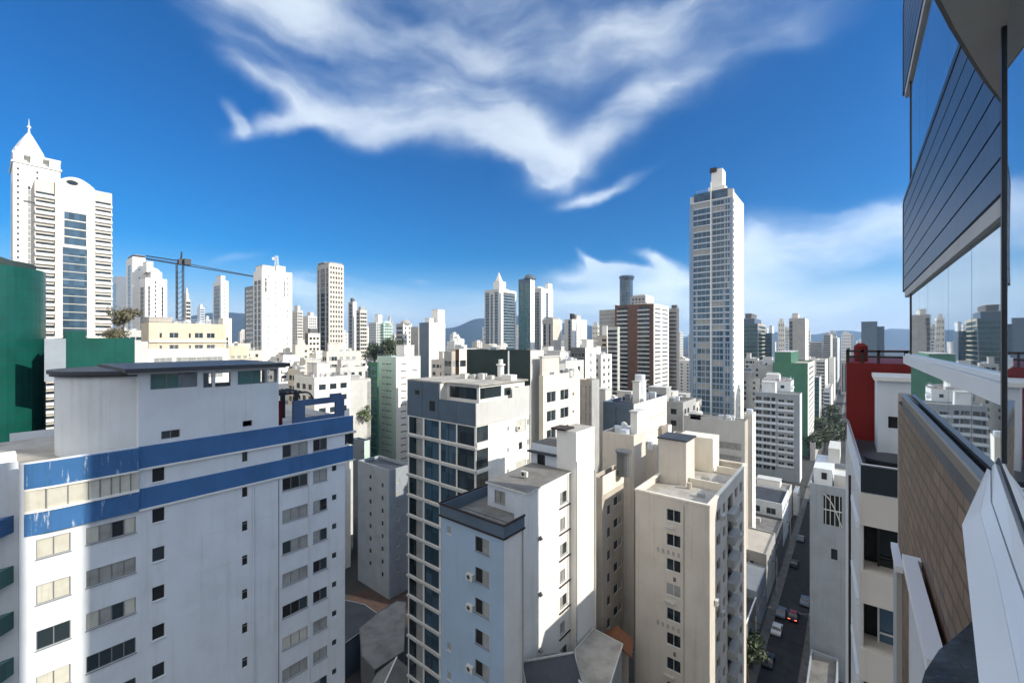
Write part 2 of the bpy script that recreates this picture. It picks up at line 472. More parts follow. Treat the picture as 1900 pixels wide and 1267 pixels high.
def put_window(parent, o, ud, xc, zc, wd, h, n=2, variant='mix', fr='frame', sill=True, panes=True):
    fm, pm, f, p = window_meshes(wd, h, n, variant, fr, sill)
    wx, wy = o[0] + ud[0] * xc, o[1] + ud[1] * xc
    org = ORG[parent.name]
    if panes:
        ob = bpy.data.objects.new('window', fm)
    else:
        k2 = ('joined', id(fm))
        if k2 not in WCACHE:
            q = MB(); q.v = f.v + p.v
            nn = len(f.v)
            q.f = f.f + [tuple(i + nn for i in t) for t in p.f]
            q.m = f.m + [i + 1 for i in p.m]
            WCACHE[k2] = q.mesh('window', [M[fr], M['glass'], M['curtain'], M['blind'], M['black'], M['glassblue']])
        ob = bpy.data.objects.new('window', WCACHE[k2])
    COL.objects.link(ob); ob.parent = parent
    ob.location = Vector((wx, wy, zc)) - org
    ob.rotation_euler = (0, 0, math.atan2(ud[1], ud[0]))
    if panes:
        pb = bpy.data.objects.new('pane', pm); COL.objects.link(pb); pb.parent = ob
    return ob

# facade patterns: return list of holes (x0,x1,z0,z1) for a wall W wide from z0 to z1
def grid(W, z0, z1, cols, ww, wh, storey=3.0, sill=.95, off=.0, zlow=6.0, margin=.06, skip=0.0, top=.5, seed=1):
    rnd = random.Random(seed)
    if isinstance(cols, int):
        xs = [W * margin + (W * (1 - 2 * margin)) * (i + .5) / cols for i in range(cols)]
    else:
        xs = [W * c for c in cols]
    hs = []
    k = 0
    while True:
        zb = z1 - top - (k + 1) * storey + sill
        if zb < max(z0, zlow): break
        for x in xs:
            if skip and rnd.random() < skip: continue
            hs.append((max(.1, x - ww / 2 + off), min(W - .1, x + ww / 2 + off), zb, zb + wh))
        k += 1
    return hs
X_, Y_ = (1, 0), (0, 1)

# ------------------------------------------------------------------ the setting
g = MB()
g.face([(-9000, -3000, 0), (9000, -3000, 0), (9000, 12000, 0), (-9000, 12000, 0)])
solo('ground', g, M['ground'], kind='structure')
ROADL, ROADR = -13.3, -7.6
g = MB().box(ROADL, -60, .004, ROADR, 900, .008, skip='d')
solo('road', g, M['asphalt'], kind='structure')
g = MB().box(ROADL - 1.6, -60, .002, ROADL, 900, .14, skip='d').box(ROADR, -60, .002, ROADR + 1.5, 900, .14, skip='d')
solo('pavement', g, M['pave'], kind='structure')
def hills(name, ridge, dist, depth, rgb, seed):
    rgb = (.026, .045, .06)
    """rounded wooded ridge: height profile measured against the horizon"""
    rnd = random.Random(seed)
    from mathutils import noise as nz
    us = [r[0] for r in ridge]; n = 140; rows = 16
    mb = MB(); P = []
    for j in range(rows + 1):
        t = j / rows
        row = []
        for i in range(n + 1):
            u = us[0] + (us[-1] - us[0]) * i / n
            for k in range(len(ridge) - 1):
                if ridge[k][0] <= u <= ridge[k + 1][0]: break
            s = (u - ridge[k][0]) / (ridge[k + 1][0] - ridge[k][0]); s = s * s * (3 - 2 * s)
            vv = ridge[k][1] + (ridge[k + 1][1] - ridge[k][1]) * s
            top = max(0, (633.5 - vv) / FPX * dist + EYE)
            p = onD(u, 633.5, dist - depth + 2 * depth * t)
            prof = math.sin(math.pi * t) ** .8
            z = top * prof * (1 + .10 * (nz.noise(Vector((p.x / 420, p.y / 420, seed))) + .5 * nz.noise(Vector((p.x / 150, p.y / 150, seed)))) * (1 - .6 * abs(t - .5) * 0))
            row.append((p.x, p.y, max(z, -2) - 1))
        P.append(row)
    for j in range(rows):
        for i in range(n):
            mb.face([P[j][i], P[j][i + 1], P[j + 1][i + 1], P[j + 1][i]])
    m, t, p = _new(name + '_forest')
    gg = N(t, 'ShaderNodeNewGeometry')
    nn = N(t, 'ShaderNodeTexNoise', i_Scale=.012, i_Detail=8.0)
    t.links.new(gg.outputs['Position'], nn.inputs['Vector'])
    cr = N(t, 'ShaderNodeValToRGB')
    cr.color_ramp.elements[0].color = (*[c * .6 for c in rgb], 1); cr.color_ramp.elements[1].color = (*[c * 1.4 for c in rgb], 1)
    t.links.new(nn.outputs[0], cr.inputs[0]); t.links.new(cr.outputs[0], p.inputs['Base Color'])
    p.inputs['Roughness'].default_value = .95; p.inputs['Specular IOR Level'].default_value = .1
    return solo(name, mb, m, kind='structure', smooth=True)
hills('hill', [(640, 632), (760, 622), (830, 608), (890, 592), (940, 586), (1000, 590), (1060, 603), (1120, 609), (1200, 618), (1300, 630)], 4200, 700, (.05, .07, .05), 3)
hills('hill', [(1180, 630), (1330, 622), (1440, 616), (1500, 621), (1560, 613), (1610, 617), (1660, 609), (1720, 613), (1900, 624)], 5200, 800, (.05, .07, .055), 8)
hills('hill', [(160, 625), (300, 600), (400, 582), (440, 577), (490, 584), (560, 600), (640, 616), (760, 630)], 3600, 600, (.05, .07, .045), 5)

# ------------------------------------------------------------------ generic building made of a box with real openings
def shell(mb, X0, Y0, X1, Y1, z0, zt, F=(), S=(), fill=True, par=.7, depth=.16, L_=(), smi=0):
    """walls 0, glass 1, roof 2, side wall smi"""
    mg = 1 if fill else None
    mb.wall((X0, Y0), X_, X1 - X0, z0, zt, F, depth, 0, mg)
    mb.wall((X1, Y0), Y_, Y1 - Y0, z0, zt, S, depth, smi, mg)
    mb.wall((X1, Y1), (-1, 0), X1 - X0, z0, zt)
    mb.wall((X0, Y1), (0, -1), Y1 - Y0, z0, zt, L_, depth, 0, mg)
    t = .22
    mb.face([(X0 + t, Y0 + t, zt - par), (X1 - t, Y0 + t, zt - par), (X1 - t, Y1 - t, zt - par), (X0 + t, Y1 - t, zt - par)], 2)
    i0, i1, j0, j1 = X0 + t, X1 - t, Y0 + t, Y1 - t
    mb.face([(i0, j0, zt - par), (i0, j0, zt), (i1, j0, zt), (i1, j0, zt - par)], 0)
    mb.face([(i1, j1, zt - par), (i1, j1, zt), (i0, j1, zt), (i0, j1, zt - par)], 0)
    mb.face([(i1, j0, zt - par), (i1, j0, zt), (i1, j1, zt), (i1, j1, zt - par)], 0)
    mb.face([(i0, j1, zt - par), (i0, j1, zt), (i0, j0, zt), (i0, j0, zt - par)], 0)
    for a in (((X0, Y0), (X1, Y0), (i1, j0), (i0, j0)), ((X1, Y0), (X1, Y1), (i1, j1), (i1, j0)), ((X1, Y1), (X0, Y1), (i0, j1), (i1, j1)), ((X0, Y1), (X0, Y0), (i0, j0), (i0, j1))):
        mb.face([(x, y, zt) for x, y in a], 0)
    return mb

def pattern(spec, W, z0, zt, storey, seed, zlow):
    holes, slabs = [], []
    rnd = random.Random(seed)
    for sp in spec or ():
        k = sp[0]
        if k == 'g':
            _, cols, ww, wh = sp[:4]
            holes += grid(W, z0, zt, cols, min(ww, W / (cols if isinstance(cols, int) else len(cols)) * .82), wh, storey, zlow=zlow, top=sp[4] if len(sp) > 4 else .9, skip=sp[5] if len(sp) > 5 else 0, seed=seed)
        elif k == 'b':
            _, a, b, wh = sp[:4]
            zz = zt - (sp[4] if len(sp) > 4 else 1.0) - storey
            while zz > zlow:
                holes.append((W * a, W * b, zz + .9, zz + .9 + wh)); zz -= storey
        elif k == 'v':
            _, a, b, c, d = sp[:5]
            H = zt - zlow
            zb, ze = zlow + H * c, zlow + H * d
            zz = zb
            while zz < ze - .5:
                holes.append((W * a, W * b, zz + .25, min(zz + storey, ze))); zz += storey
        elif k == 'slab':
            _, a, b, out, h = sp[:5]
            zz = zt - (sp[5] if len(sp) > 5 else 1.0) - storey
            while zz > zlow:
                slabs.append((W * a, W * b, zz, zz + h, out)); zz -= storey
    return holes, slabs

def roofstuff(t, X0, Y0, X1, Y1, z, items, wallm):
    W, Dp = X1 - X0, Y1 - Y0
    for it in items:
        k = it[0]
        if k == 'box':
            _, a, b, c, d, h = it[:6]
            mb = MB(); x0, x1, y0, y1 = X0 + W * a, X0 + W * b, Y0 + Dp * c, Y0 + Dp * d
            mb.box(x0, y0, z - .75, x1, y1, z + h, skip='d')
            mb.box(x0 - .15, y0 - .15, z + h + .003, x1 + .15, y1 + .15, z + h + .2, 1)
            part(t, 'roof_block', mb, [M[it[6]] if len(it) > 6 else wallm, M['lightgrey']])
        elif k == 'cyl':
            _, a, c, r, h = it[:5]
            mb = MB().cyl(X0 + W * a, Y0 + Dp * c, z - .7, z + h, r, 14)
            part(t, 'water_tank', mb, M[it[5]] if len(it) > 5 else M['softwhite'])
        elif k == 'pole':
            _, a, c, h = it[:4]
            x, y = X0 + W * a, Y0 + Dp * c
            rr = max(.06, h * .012)
            mb = MB().tube((x, y, z - .7), (x, y, z + h), rr, 6, 0, rr * .5)
            for q in (.55, .75, .9):
                mb.tube((x - h * .07, y, z + h * q), (x + h * .07, y, z + h * q), rr * .4, 4)
            part(t, 'antenna', mb, M['metal'])
        elif k == 'dome':
            _, a, c, r, h = it[:5]
            mb = MB(); cx, cy = X0 + W * a, Y0 + Dp * c
            n, m = 16, 6
            for j in range(m):
                p0, p1 = j / m * math.pi / 2, (j + 1) / m * math.pi / 2
                r0, r1, h0, h1 = r * math.cos(p0), r * math.cos(p1), h * math.sin(p0), h * math.sin(p1)
                mbq = MB().cyl(cx, cy, z - .3 + h0, z - .3 + h1, r0, n, 0, r1)
                mb.v_off = len(mb.v); nn = len(mb.v); mb.v += mbq.v; mb.f += [tuple(i + nn for i in f) for f in mbq.f]; mb.m += mbq.m
            part(t, 'dome', mb, wallm)
        elif k == 'pyr':
            _, a, b, c, d, h = it[:6]
            x0, x1, y0, y1 = X0 + W * a, X0 + W * b, Y0 + Dp * c, Y0 + Dp * d
            ap = ((x0 + x1) / 2, (y0 + y1) / 2, z + h)
            mb = MB(); q = [(x0, y0, z), (x1, y0, z), (x1, y1, z), (x0, y1, z)]
            for i in range(4): mb.face([q[i], q[(i + 1) % 4], ap])
            part(t, 'roof_peak', mb, M[it[6]] if len(it) > 6 else wallm)
        elif k == 'rail':
            mb = MB()
            for zz in (z + .45, z + .95):
                for (ax, ay, bx, by) in ((X0, Y0, X1, Y0), (X1, Y0, X1, Y1)):
                    mb.tube((ax, ay, zz), (bx, by, zz), .05, 4)
            for i in range(7):
                mb.tube((X0 + W * i / 6, Y0, z), (X0 + W * i / 6, Y0, z + .95), .04, 4)
                mb.tube((X1, Y0 + Dp * i / 6, z), (X1, Y0 + Dp * i / 6, z + .95), .04, 4)
            part(t, 'roof_railing', mb, M['metal'])
        elif k == 'tanks':
            n = it[1]
            rnd = random.Random(int(abs(X0 * 10)))
            for i in range(n):
                cx, cy = X0 + W * rnd.uniform(.15, .85), Y0 + Dp * rnd.uniform(.15, .85)
                hh = rnd.uniform(.8, 1.8)
                if rnd.random() < .5: mb = MB().cyl(cx, cy, z - .7, z + hh * .5, rnd.uniform(.5, .9), 12)
                else: mb = MB().box(cx - .6, cy - .4, z - .7, cx + .6, cy + .4, z + hh * .4)
                part(t, 'roof_unit', mb, M[rnd.choice(['softwhite', 'lightgrey', 'metal', 'bluewhite'])])
            if n >= 3 and Y1 < 260:
                cx, cy = X0 + W * rnd.uniform(.2, .8), Y0 + Dp * rnd.uniform(.2, .8)
                mb = MB().tube((cx, cy, z - .7), (cx, cy, z + .5), .05, 5)
                mb.tube((cx, cy, z + .5), (cx + .25, cy - .2, z + .75), .1, 12, 0, .55)
                part(t, 'satellite_dish', mb, M['lightgrey'])
                mb = MB(); py = Y0 + Dp * rnd.uniform(.3, .7)
                mb.tube((X0 + .4, py, z - .55), (X1 - .4, py, z - .55), .07, 5).tube((X1 - .5, py, z - .7), (X1 - .5, py, z + .3), .07, 5)
                part(t, 'roof_pipe', mb, M['grey'])

FOOT = []
def tower(label, uL, uC, uR, vT, D, wall='white', F=(), S=(), side=None, name='apartment_tower', cat='tower', group=None,
          roof=(), glass='glass', z0=0.0, storey=3.0, zlow=None, roofm='roofpale', slabm=None, lod=None, variant='mix', maxw=90):
    C = onD(uC, vT, D)
    X1, Y0, zt = C.x, C.y, C.z
    X0 = onY(uL, vT, Y0).x
    Y1 = onX(uR, vT, X1).y if uR > uC + .5 else Y0 + (X1 - X0) * .8
    if X1 - X0 < .5: X0 = X1 - (Y1 - Y0) * .8
    lod = lod if lod is not None else (1 if D < 235 else 2)
    if zlow is None: zlow = max(3.0, z0 + 1)
    t = thing(name, label, cat, ((X0 + X1) / 2, (Y0 + Y1) / 2, z0), group)
    FOOT.append((X0, Y0, X1, Y1))
    sd = zlib.crc32(label.encode()) & 0xfff
    fh, fs = pattern(F, X1 - X0, z0, zt - .7, storey, sd, zlow)
    sh, ss = pattern(S, Y1 - Y0, z0, zt - .7, storey, sd + 1, zlow)
    wm = M[wall]; sm = M[side] if side else wm
    mb = MB(); shell(mb, X0, Y0, X1, Y1, z0, zt, fh, sh, fill=(lod == 2), smi=3)
    part(t, 'wall', mb, [wm, M[glass], M[roofm], sm])
    if lod == 1:
        allw = [((X0, Y0), X_, h) for h in fh] + [((X1, Y0), Y_, h) for h in sh]
        allw.sort(key=lambda q: -q[2][3])
        rest = MB()
        for i, (o, ud, (a, b, c, d)) in enumerate(allw):
            if i < maxw:
                put_window(t, o, ud, (a + b) / 2, (c + d) / 2, b - a, d - c, max(1, round((b - a) / 1.1)), variant, 'frameg' if glass != 'glass' else 'frame', False, panes=False)
            else:
                rest.wall(o, ud, .001, c, c + .001)
                nx, ny = ud[1], -ud[0]
                P = lambda x, z: (o[0] + ud[0] * x - nx * .12, o[1] + ud[1] * x - ny * .12, z)
                rest.face([P(a, c), P(b, c), P(b, d), P(a, d)])
        if rest.f: part(t, 'window', rest, M[glass], kind='stuff')
    slabs = [((X0, Y0), X_, s) for s in fs] + [((X1, Y0), Y_, s) for s in ss]
    if slabs:
        colm = {}
        for i, (o, ud, (a, b, c, d, out)) in enumerate(slabs):
            q = colm.setdefault((ud, a), MB()) if lod == 2 else MB()
            nx, ny = ud[1], -ud[0]
            A = (o[0] + ud[0] * a + nx * .003, o[1] + ud[1] * a + ny * .003); B = (o[0] + ud[0] * b + nx * out, o[1] + ud[1] * b + ny * out)
            q.box(A[0], A[1], c, B[0], B[1], d)
            if lod != 2 and i < 95: part(t, 'balcony', q, M[slabm] if slabm else wm)
        for q in colm.values(): part(t, 'balcony_stack', q, M[slabm] if slabm else wm)
    roofstuff(t, X0, Y0, X1, Y1, zt, roof, wm)
    return t, (X0, Y0, X1, Y1, zt)

def tree(label, x, y, z, h, r, leaf='leaf', group=None, n=900, name='tree', seed=0, ls=.35):
    rnd = random.Random(seed + int(x * 7 + y * 13))
    t = thing(name, label, 'tree', (x, y, z), group)
    tr = MB()
    top = Vector((x + rnd.uniform(-.3, .3), y + rnd.uniform(-.3, .3), z + h * .55))
    tr.tube((x, y, z), top, h * .03, 7, 0, h * .018)
    clumps = []
    for i in range(11):
        a, rr = rnd.uniform(0, 6.28), r * rnd.uniform(.15, .75)
        c = Vector((x + math.cos(a) * rr, y + math.sin(a) * rr, z + h * rnd.uniform(.5, .92)))
        clumps.append((c, r * rnd.uniform(.28, .5)))
        tr.tube(top - Vector((0, 0, h * rnd.uniform(.0, .2))), c, h * .012, 5, 0, h * .004)
    part(t, 'trunk', tr, M['bark'])
    cr = MB()
    for i in range(n):
        c, s = rnd.choice(clumps)
        d = Vector((rnd.gauss(0, 1), rnd.gauss(0, 1), rnd.gauss(0, .8))).normalized() * s * rnd.uniform(.55, 1.05)
        p = c + d
        nn = (d.normalized() + Vector((rnd.uniform(-.7, .7), rnd.uniform(-.7, .7), rnd.uniform(-.2, .9)))).normalized()
        a = nn.orthogonal().normalized(); b = nn.cross(a)
        w_ = ls * rnd.uniform(.6, 1.3)
        cr.face([p - a * w_, p - b * w_ * .6, p + a * w_, p + b * w_ * .6])
    part(t, 'crown', cr, M[leaf])
    return t

def ac_unit(x, y, z, ud, label, group='air conditioning units on the walls'):
    """split-system outdoor unit with fan grille, its back to a wall; (x,y) on the wall, ud along it"""
    nx, ny = ud[1], -ud[0]
    t = thing('air_conditioner', label, 'air conditioner', (x, y, z), group)
    ux, uy = ud
    def P(a, o, zz): return (x + ux * a + nx * o, y + uy * a + ny * o, z + zz)
    mb = MB(); mb.extrude([P(-.42, .05, 0), P(.42, .05, 0), P(.42, .05, .6), P(-.42, .05, .6)], (nx * .32, ny * .32, 0))
    part(t, 'casing', mb, M['plastic'])
    f = MB(); f.face([P(-.1 + .22 * math.cos(i * .4488), .376, .3 + .22 * math.sin(i * .4488)) for i in range(14)])
    part(t, 'fan_grille', f, M['acgrill'])
    return t

# ------------------------------------------------------------------ left skyline
# twin tower far left: cream block with arched crown, white spired tower behind it
t, (X0, Y0, X1, Y1, zt) = tower('tall white tower with a pointed spire behind the cream tower at the far left', 20, 24, 112, 300, 215, 'bright', name='spired_tower',
      S=(('g', (.10, .5), .8, 1.2), ('v', .30, .36, 0, .93)), F=(('v', .3, .7, 0, .95),), roof=())
W, Dp = X1 - X0, Y1 - Y0
mb = MB()
mb.box(X0 - .6, Y0 - .6, zt + .01, X1 + .6, Y1 + .6, zt + .9)
for i, (f0, f1) in enumerate(((.0, .22), (.36, .62), (.76, 1.0))):
    mb.box(X1 - 3, Y0 + Dp * f0, zt + .9, X1, Y0 + Dp * f1, zt + 4.6)
mb.box(X0 + .5, Y0 + .5, zt + .9, X1 - 3.2, Y1 - .5, zt + 4.6)
mb.box(X0, Y0 - .2, zt + 4.6, X1 + .2, Y1 + .2, zt + 5.6)
mb.box(X0 + 1, Y0 + Dp * .05, zt + 5.6, X1 - .5, Y0 + Dp * .62, zt + 8.0)
part(t, 'crown_storey', mb, M['bright'])
cx, cy = (X0 + X1) / 2, Y0 + Dp * .36
mb = MB(); prev = None
for (r0, z0_, r1, z1_) in ((6.2, 8.0, 5.4, 10.5), (5.4, 10.5, 3.6, 14.5), (3.6, 14.5, 1.6, 18.5), (1.6, 18.5, .5, 20.5)):
    mb.cyl(cx, cy, zt + z0_, zt + z1_, r0, 8, 0, r1)
part(t, 'roof_peak', mb, M['softwhite'])
mb = MB().cyl(cx, cy, zt + 20, zt + 23, .5, 8, 0, .3).cyl(cx, cy, zt + 23, zt + 24, .75, 8).cyl(cx, cy, zt + 24, zt + 28, .22, 6, 0, .06)
part(t, 'spire', mb, M['bright'])
mb = MB().cyl(X1 - 2, Y0 + Dp * .93, zt, zt + 6, .8, 10).cyl(X1 - 2, Y0 + Dp * .82, zt, zt + 3, .5, 10)
part(t, 'chimney', mb, M['bright'])

C = onD(64, 345, 152); CX, CY0 = C.x, C.y
yy = lambda u: onX(u, 500, CX).y
zz = lambda u, v: onX(u, v, CX).z
t = thing('apartment_tower', 'cream apartment tower with an arched crown and dark glass centre bay', 'tower', (CX - 8, (CY0 + yy(208)) / 2, 0))
FOOT.append((CX - 18, CY0, CX, yy(208)))
ya, yb, yc, yd = yy(64), yy(102), yy(175), yy(208)
z1, z2, z3 = zz(80, 335), zz(140, 345), zz(195, 357)
mb = MB()
hl = [(.3, yb - ya - .2, z, z + 1.0) for z in [z1 - 5.2 - 3.0 * k for k in range(34)] if z > 8]
hr = [(.3, yd - yc - .3, z, z + .95) for z in [z3 - 5.0 - 3.0 * k for k in range(32)] if z > 8]
shell(mb, CX - 18, ya, CX, yb, 0, z1, [(2 + 4 * i, 3.2 + 4 * i, z, z + 1.2) for i in range(4) for z in [z1 - 6 - 3 * k for k in range(30)]], hl)
shell(mb, CX - 18, yc, CX, yd, 0, z3, (), hr)
part(t, 'wall', mb, [M['beige'], M['glass'], M['roofpale'], M['white']])
mid = MB(); wv = yc - yb
shell(mid, CX - 18, yb + .01, CX + .8, yc - .01, 0, z2, (), [(wv * .22, wv * .78, zz(138, 425) - 3.1 * k, zz(138, 425) - 3.1 * k + 2.7) for k in range(-1, 3)] + [(wv * .18, wv * .8, z, z + 2.8) for z in [zz(140, 425) - 10.2 - 3.0 * k for k in range(30)] if z > 8])
part(t, 'centre_bay', mid, [M['cream'], M['glassblue'], M['roofpale'], M['beige']])
mb = MB(); arc = []
for i in range(13):
    q = i / 12; arc.append((CX + .8, yb + wv * q, z2 + 6.2 * math.sin(math.pi * (.18 + .64 * q)) - 3.3))
arc = [(CX + .8, yb, z2 + .003)] + arc + [(CX + .8, yc, z2 + .003)]
mb.extrude(arc[::-1], (-6, 0, 0)); part(t, 'arched_crown', mb, M['cream'])
mb = MB(); mb.extrude([(CX + .83, yb + wv * .42 + 1.6 * math.cos(a * .5236), z2 + .7 + .9 * math.sin(a * .5236)) for a in range(12)], (-.02, 0, 0))
part(t, 'round_window', mb, M['glass'])
for k in range(34):
    z = z1 - 6.25 - 3.0 * k
    if z > 10: part(t, 'balcony', MB().box(CX + .003, ya + .1, z, CX + .9, yb - .1, z + 1.05), M['white'])
for k in range(32):
    z = z3 - 6.1 - 3.0 * k
    if z > 10: part(t, 'balcony', MB().box(CX + .003, yc + .05, z, CX + .7, yd, z + 1.1), M['white'])
mb = MB().box(CX - .4, ya - 2.6, zz(66, 378), CX + .4, ya - .01, zz(66, 378) + .5)
part(t, 'ledge', mb, M['darkgrey'])

tower('slim pale tower half hidden between the cream tower and the dark-topped white slab', 210, 216, 236, 512, 330, 'bluewhite', F=(('v', .1, .9, 0, .95),), S=(), glass='glassblue', side='bright')
tower('white slab tower with a dark roof rim left of the crane', 234, 246, 271, 476, 310, 'bright', F=(('v', .3, .7, 0, .96),), S=(('g', 1, .7, 1, .9, .3),), roof=(('box', .1, .95, .1, .95, 1.6, 'trim'),), glass='glassblue')
t, q = tower('white tower with a rounded stepped crown under the crane jib', 257, 270, 310, 515, 300, 'bright', F=(('v', .25, .75, 0, .95),), S=(('v', .12, .2, .15, .95), ('g', (.45,), .8, 1.6), ('v', .74, .82, .15, .95)), roof=(('box', .05, .9, .28, .8, 5),))
roofstuff(t, q[0], q[1], q[2], q[3], q[4] + 5.2, (('dome', .5, .5, 4.6, 4), ('box', .2, .8, .12, .42, 7)), M['bright'])
tower('slender cream tower standing alone between the crane and the white slab', 395, 410, 424, 520, 330, 'softwhite', F=(('v', .15, .85, 0, .97),), S=(('g', 1, .6, 1),), side='white', roof=(('box', .2, .8, .2, .8, 4.2),), glass='glass')
tower('dark glass tower left of the white slab with a roof mast', 454, 470, 474, 530, 270, 'slate', F=(('b', .05, .95, 1.9),), S=(('b', .1, .9, 1.9),), glass='glassblue')
t, q = tower('broad white slab tower with a small lattice mast on its roof', 470, 486, 542, 500, 225, 'bright', F=(('v', .12, .45, 0, .95), ('v', .55, .88, 0, .95)), S=(('v', .10, .15, .88, .96), ('v', .72, .75, .86, .96), ('g', (.22, .45, .84), .55, .8, .9, .25),), glass='glassteal',
      roof=(('box', .1, .9, .05, .45, 2.5), ('box', .3, .9, .5, .8, 3.2)), lod=1)
mx, my = q[2] - 3, q[1] + (q[3] - q[1]) * .55
mb = MB()
for dx, dy in ((-1, -1), (1, -1), (1, 1), (-1, 1)):
    mb.tube((mx + dx, my + dy, q[4]), (mx + dx * .5, my + dy * .5, q[4] + 9), .12, 5)
for k in range(5):
    z = q[4] + 1.6 * k + 1; s_ = 1 - .1 * k
    mb.tube((mx - s_, my - s_, z), (mx + s_, my - s_, z + 1.4), .08, 4); mb.tube((mx + s_, my - s_, z), (mx + s_, my + s_, z + 1.4), .08, 4)
    mb.tube((mx - s_, my - s_, z), (mx + s_, my - s_, z), .08, 4)
mb.cyl(mx - 1.2, my - 1.2, q[4] + 6.5, q[4] + 8, .7, 10)
part(t, 'lattice_mast', mb, M['wmetal'])
tower('tall rounded grey and cream tower with a dark rim standing in the middle left', 588, 610, 638, 488, 260, 'grey', F=(('v', .08, .2, 0, .98), ('v', .32, .68, 0, .98), ('v', .8, .94, 0, .98)), S=(('g', 5, .9, 1.4, .5),), side='beige', glass='glass',
      roof=(('box', .02, .55, .05, .8, 1.2, 'darkgrey'), ('box', .5, .98, .1, .9, .6), ('cyl', .7, .5, 1.6, 1.2)), lod=2)
# building under the grey tower
tower('cream mid-rise with balcony frames at the foot of the rounded grey tower', 598, 606, 668, 652, 165, 'beige', F=(('g', 2, 1.2, 1.5),), S=(('b', .06, .3, 1.7), ('g', (.42, .62, .8), 1.6, 1.4)), roof=(('box', .3, .6, .1, .5, 3), ('tanks', 4)), name='apartment_building', cat='building')
tower('twin-stack grey tower with two dark roof masts right of the rounded grey tower', 646, 655, 662, 560, 340, 'lightgrey', F=(('v', .2, .8, 0, 1),), side='bright', roof=(('pole', .5, .5, 6), ('box', .3, .7, .2, .8, 3, 'darkgrey')))
tower('cream balcony tower with a glazed top beside the twin-stack grey tower', 661, 668, 681, 575, 330, 'grey', F=(('b', .1, .9, 1.6),), S=(('g', 3, 1.6, 1.4),), side='beige', roof=(('box', .2, .8, .2, .8, 2.4),))
tower('pale glass block with a small rooftop box in the hazy centre left', 684, 698, 716, 598, 480, 'lightgrey', F=(('g', 4, 1.6, 1.6),), S=(('g', 4, 1.6, 1.6),), glass='glassteal', roof=(('box', .4, .9, .3, .7, 9, 'bright'),))
tower('pale round-topped white block in the hazy centre left', 706, 712, 728, 600, 430, 'mint', F=(('g', 3, 1.6, 1.5),), S=(('g', 4, 1.6, 1.5),), roof=(('dome', .5, .5, 5, 3),))
tower('brown-grey block with a pale rounded stair tower left of the grey wall', 735, 748, 764, 600, 280, 'grey', F=(('b', .1, .9, 1.5),), S=(('g', 2, 1.2, 1.2),), side='white', roof=(('dome', .75, .5, 3.5, 3),))
tower('plain grey block pressed behind the tall white slab', 762, 776, 790, 606, 270, 'grey', side='grey')
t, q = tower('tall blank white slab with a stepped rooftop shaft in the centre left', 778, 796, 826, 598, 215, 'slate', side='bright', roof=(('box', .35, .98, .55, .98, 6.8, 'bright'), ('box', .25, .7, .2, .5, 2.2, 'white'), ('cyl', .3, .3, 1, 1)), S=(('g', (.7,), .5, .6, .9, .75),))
# mint and white building
t, q = tower('white block with a pale mint corner and thin black window slits', 700, 735, 780, 662, 187, 'mint', F=(('g', (.5,), 7, .55, .9),), S=(('g', (.3,), 3.0, .5, .9), ('g', (.75,), 3.0, .5, .9, .6)), side='bright', name='apartment_building', cat='building', variant='night', roof=(('box', .55, .98, .35, .75, 5, 'bright'), ('rail',)))
tower('teal glazed stair tower standing against the mint corner block', 683, 700, 703, 672, 184, 'midgreen', F=(('b', .08, .92, 2.1),), glass='glassteal', side='midgreen', name='stair_tower', cat='building', lod=2)
tower('teal-stained narrow concrete block below the mint corner block', 655, 676, 686, 818, 118, 'slate', F=(('g', (.8,), .6, .9),), side='mint', name='apartment_building', cat='building', variant='night')
tower('shaded grey block with small square windows between the blue banded and glass grid buildings', 664, 722, 762, 872, 99, 'shadegrey', F=(('g', (.42,), .9, 1.1), ('g', (.80,), .8, 1.1, 1.9)), S=(('g', (.4,), 1.0, 1.1),), side='shadegrey', name='apartment_building', cat='building', variant='night', roofm='roofdark')
tower('small cream house block in sun with two columns of black windows', 628, 632, 664, 868, 135, 'cream', S=(('g', (.36,), 1.3, 1.3), ('g', (.82,), 1.0, .9)), name='apartment_building', cat='building', variant='night')
# messy sunlit cream quarter behind the blue building
tower('bright flat white roof slab building behind the blue roof terrace', 500, 516, 612, 712, 128, 'bright', S=(('g', 5, 2, 1.4),), name='apartment_building', cat='building', roofm='bright', roof=(('tanks', 5),))
tower('pale grey shed-roofed wall block above the small green tree', 642, 650, 688, 706, 132, 'grey', S=(('g', (.9,), 1.2, 3),), side='lightgrey', name='apartment_building', cat='building', roof=(('box', .2, .7, .1, .5, 1.4),))
tower('narrow cream block with arched recess right of the broad white slab', 542, 548, 574, 640, 205, 'beige', S=(('v', .3, .5, .3, .9), ('g', (.75,), 1.2, 1.2)), name='apartment_building', cat='building', roof=(('tanks', 3), ('box', .2, .8, .2, .7, 2.4)))
tower('low cream block with cluttered roof at the end of the bright white roof', 548, 556, 592, 690, 165, 'cream', S=(('g', 4, 1.4, 1.3),), F=(('g', 2, 1.2, 1.2),), name='apartment_building', cat='building', roof=(('tanks', 6), ('box', .1, .5, .3, .7, 3)))
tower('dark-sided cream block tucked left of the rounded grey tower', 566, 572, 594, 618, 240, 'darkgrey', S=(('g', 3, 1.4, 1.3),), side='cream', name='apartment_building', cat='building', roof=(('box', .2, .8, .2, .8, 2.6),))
tower('stepped cream tower cluster seen just right of the broad white slab', 542, 552, 562, 576, 430, 'beige', S=(('g', 3, 1.6, 1.4),), F=(('g', 3, 1.6, 1.4),), side='cream', roof=(('box', .2, .8, .2, .7, 5), ('pole', .5, .5, 6)))
tower('pale cream tower in the gap before the rounded grey tower', 562, 572, 588, 586, 470, 'beige', S=(('g', 4, 1.6, 1.4),), side='white', roof=(('box', .3, .9, .3, .7, 4),))
